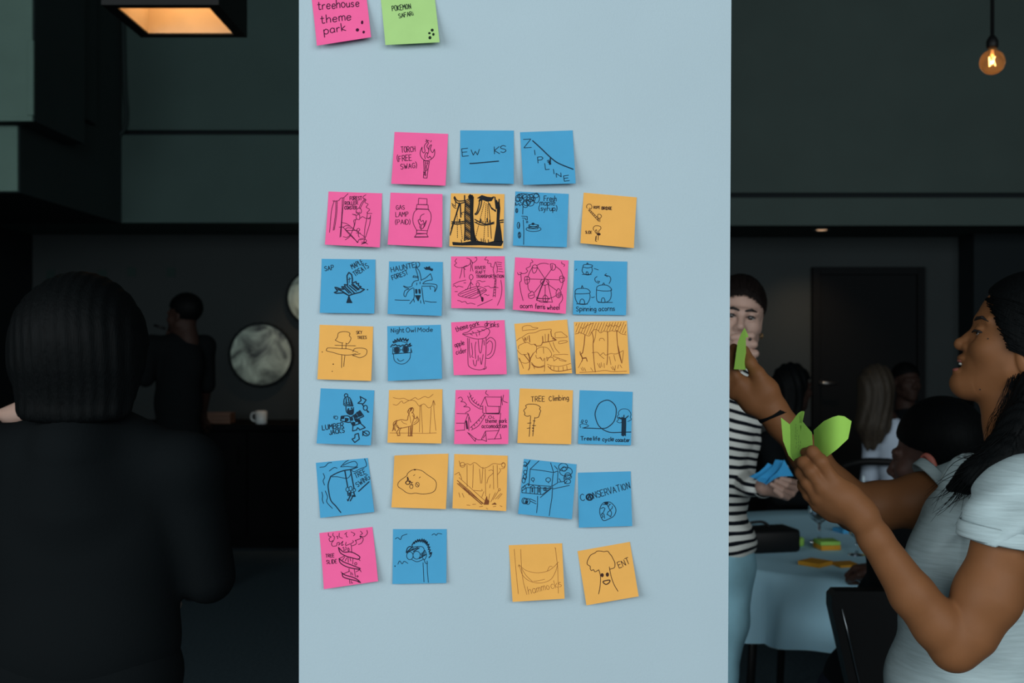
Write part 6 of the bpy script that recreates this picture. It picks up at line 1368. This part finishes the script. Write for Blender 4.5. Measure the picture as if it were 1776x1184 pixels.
# person with a bob, seen from behind, near on the left
def bob_person():
    d = 2.1; s = d / PXF; q = lambda x, y, dd=0.0: P(x, y, d) + np.array((0, dd, 0))
    def bob(G, T):
        G.ell(q(137, 588), (114 * s, .118, 112 * s), None, .02)
        G.chain([q(112, 640, .0), q(112, 700, .0)], [88 * s, 78 * s], .03); G.chain([q(165, 640, .0), q(165, 700, .0)], [86 * s, 76 * s], .03)
        G.disp(lambda X, Y, Z: .0014 * np.sin(X * 330 + 2 * np.sin(Z * 20)) * np.ones_like(Y))
        zb = q(0, 732)[2]; G.clip(lambda X, Y, Z: (zb - Z) + .06 * np.abs(X - q(138, 0)[0]) + 0 * Y, .012)
    hp = q(140, 1180, .02); hp[2] = .92
    figure('person with a black bob seen from behind, dressed all in black', q(140, 600, .03), math.pi, .05, q(142, 765, .02), q(142, 880, .04), hp,
           [(q(-30, 800, .03), q(-150, 778, .26), q(22, 686, .30), P(140, 640, 2.42) - P(50, 674, 2.42), np.array((0, -1.0, 0)), 1, 1.3), (q(318, 815, .03), q(345, 1010, .06), q(200, 1080, .30))],
           [(hp + np.array((.09, 0, -.03)), np.array((hp[0] + .1, d, .5)), np.array((hp[0] + .1, d + .02, .10))), (hp + np.array((-.09, 0, -.03)), np.array((hp[0] - .1, d, .5)), np.array((hp[0] - .1, d + .02, .10)))],
           M_skin_pale, M_hair, M_blk, M_blk, .005, sleeves=.5, hairfn=bob, sw=.21, lateral=(-1, 0, 0), shirt_fn=lambda S: S.chain([q(140, 780, -.03), q(140, 860, -.005)], [.074, .095], .04))
bob_person()

# man standing far left, hand to his chin
def far_man():
    d = 6.7; q = lambda x, y, dd=0.0: P(x, y, d) + np.array((0, dd, 0)); hp = q(308, 765)
    def ex(root, T, R):
        v, f = tube_geo([q(272, 564, -.05), q(291, 570, -.05)], .008, 8); tag(mesh('pen', v, f, None, M_black, True), 'dark pen held at the chin of the person by the back wall', 'pen')
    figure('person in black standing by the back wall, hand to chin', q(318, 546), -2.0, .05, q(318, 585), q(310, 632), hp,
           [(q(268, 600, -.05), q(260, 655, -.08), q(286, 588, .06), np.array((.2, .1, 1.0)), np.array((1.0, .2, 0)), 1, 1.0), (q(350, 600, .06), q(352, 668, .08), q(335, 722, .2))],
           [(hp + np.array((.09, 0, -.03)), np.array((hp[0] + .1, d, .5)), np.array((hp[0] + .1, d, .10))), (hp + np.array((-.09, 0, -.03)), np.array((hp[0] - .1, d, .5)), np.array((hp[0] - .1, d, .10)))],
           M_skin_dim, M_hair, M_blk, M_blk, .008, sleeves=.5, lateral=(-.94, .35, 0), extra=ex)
far_man()

def seat_legs(p, fwd, lat, drop=.45):
    out = []
    for g in (-1, 1):
        h = p + lat * .09 * g; k = h + fwd * .40 + Z3(.0); a = np.array((k[0], k[1], .10)) - fwd * .04; out.append((h, k, a))
    return out
# man seated at the round table, behind the profile woman
def seated_man():
    d = 2.8; q = lambda x, y, dd=0.0: P(x, y, d) + np.array((0, dd, 0)); pel = np.array((CH[0] - 0.0, CH[1] + .27, .57)); fwd = np.array((.36, .933, 0)); lat = np.array((-.933, .36, 0))
    fist = np.array((P(1474, 0, 3.72)[0], 3.72, .788))
    def thick(G, T):
        G.ell(T(np.array((0, .03, .05))), (.098, .112, .098), None, .02)
        G.clip(lambda X, Y, Z: (q(0, 800)[2] - Z) + .5 * np.maximum(0, -(X - q(1612, 0)[0])) * 0 + 0 * Y, .01)
    root, T, R = figure('dark-haired person seated at the round table, head bowed, ear showing', q(1618, 792, .0), -2.25, .12, q(1650, 885, .02), q(1636, 985, .06), pel,
           [(q(1560, 935, .10), P(1590, 1010, 3.08), fist + np.array((.075, -.10, .0)), fist - (fist + np.array((.075, -.10, .0))), np.array((0, 0, -1.0)), 1, 1.25), (q(1740, 930, .05), q(1760, 1040, .22), P(1640, 985, 3.55))],
           seat_legs(pel, fwd, lat), M_skin_mid, M_hair, M_blk, M_navy, .005, sleeves=.45, hairfn=thick, lateral=lat)
    E = Sdf().ell(T(np.array((.092, .018, -.016))), (.011, .021, .033), R @ roty(.2), .005).ell(T(np.array((.102, .012, -.012))), (.008, .011, .020), R, .004, 1)
    sdf_mesh('ear', [(E, .0018)], root, mat('flushed_ear_skin', srgb(150, 82, 70), .5, sss=.1, spec=.3))
seated_man()

def far_seated(label, px, py, d, yaw, skin, hair, shirt, hairfn=None, lean=0.0, fwd=(0, 1.0, 0), vox=.008, sw=.19, shirt_dx=0.0):
    hd = P(px, py, d); f = np.asarray(fwd, float); f /= np.linalg.norm(f); lat = np.array((-f[1], f[0], 0)); pel = np.array((hd[0] + shirt_dx, hd[1] - f[1] * .05, .56)) + f * 0.0
    neck = hd + Z3(-.17) - f * .02 + np.array((shirt_dx * .3, 0, 0)); ch = hd + Z3(-.38) - f * .03 + np.array((shirt_dx * .8, 0, 0))
    arms = [(ch + lat * (sw - .01) * g + Z3(.10), ch + lat * (sw + .02) * g + Z3(-.16) + f * .08, ch + lat * .12 * g + Z3(-.17) + f * .30) for g in (-1, 1)]
    return figure(label, hd, yaw, 0, neck, ch, pel, arms, seat_legs(pel, f, lat), skin, hair, shirt, M_navy, vox, sleeves=.9, hairfn=hairfn, lateral=lat, sw=sw)
def long_hair(dx=0.0, length=.36, r=.085):
    def fn(G, T):
        a = T(np.array((0, .05, 0))); G.chain([a, a + np.array((dx * .5, 0, -length * .5)), a + np.array((dx, 0, -length))], [r, r * .95, r * .45], .03)
        G.disp(lambda X, Y, Z: .004 * np.sin(X * 150 + 3 * np.sin(Z * 14)) * np.ones_like(Y))
    return fn
M_shirtw = mat('pale_blue_shirt', srgb(176, 190, 206), .85, spec=.1)
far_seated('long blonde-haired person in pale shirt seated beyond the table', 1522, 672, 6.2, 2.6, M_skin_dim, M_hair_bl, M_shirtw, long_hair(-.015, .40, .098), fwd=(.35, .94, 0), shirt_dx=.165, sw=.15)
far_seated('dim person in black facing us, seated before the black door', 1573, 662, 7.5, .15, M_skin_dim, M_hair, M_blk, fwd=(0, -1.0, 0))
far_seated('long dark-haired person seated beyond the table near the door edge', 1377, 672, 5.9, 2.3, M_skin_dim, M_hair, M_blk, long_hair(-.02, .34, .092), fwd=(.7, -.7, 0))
for (px, d, rz, lb) in ((1573, 7.53, math.pi, 'black banquet chair under the person before the black door'), (1377, 5.93, -2.35, 'black banquet chair under the long dark-haired person')):
    p = P(px, 0, d); make_chair(p[0], p[1], rz, lb)
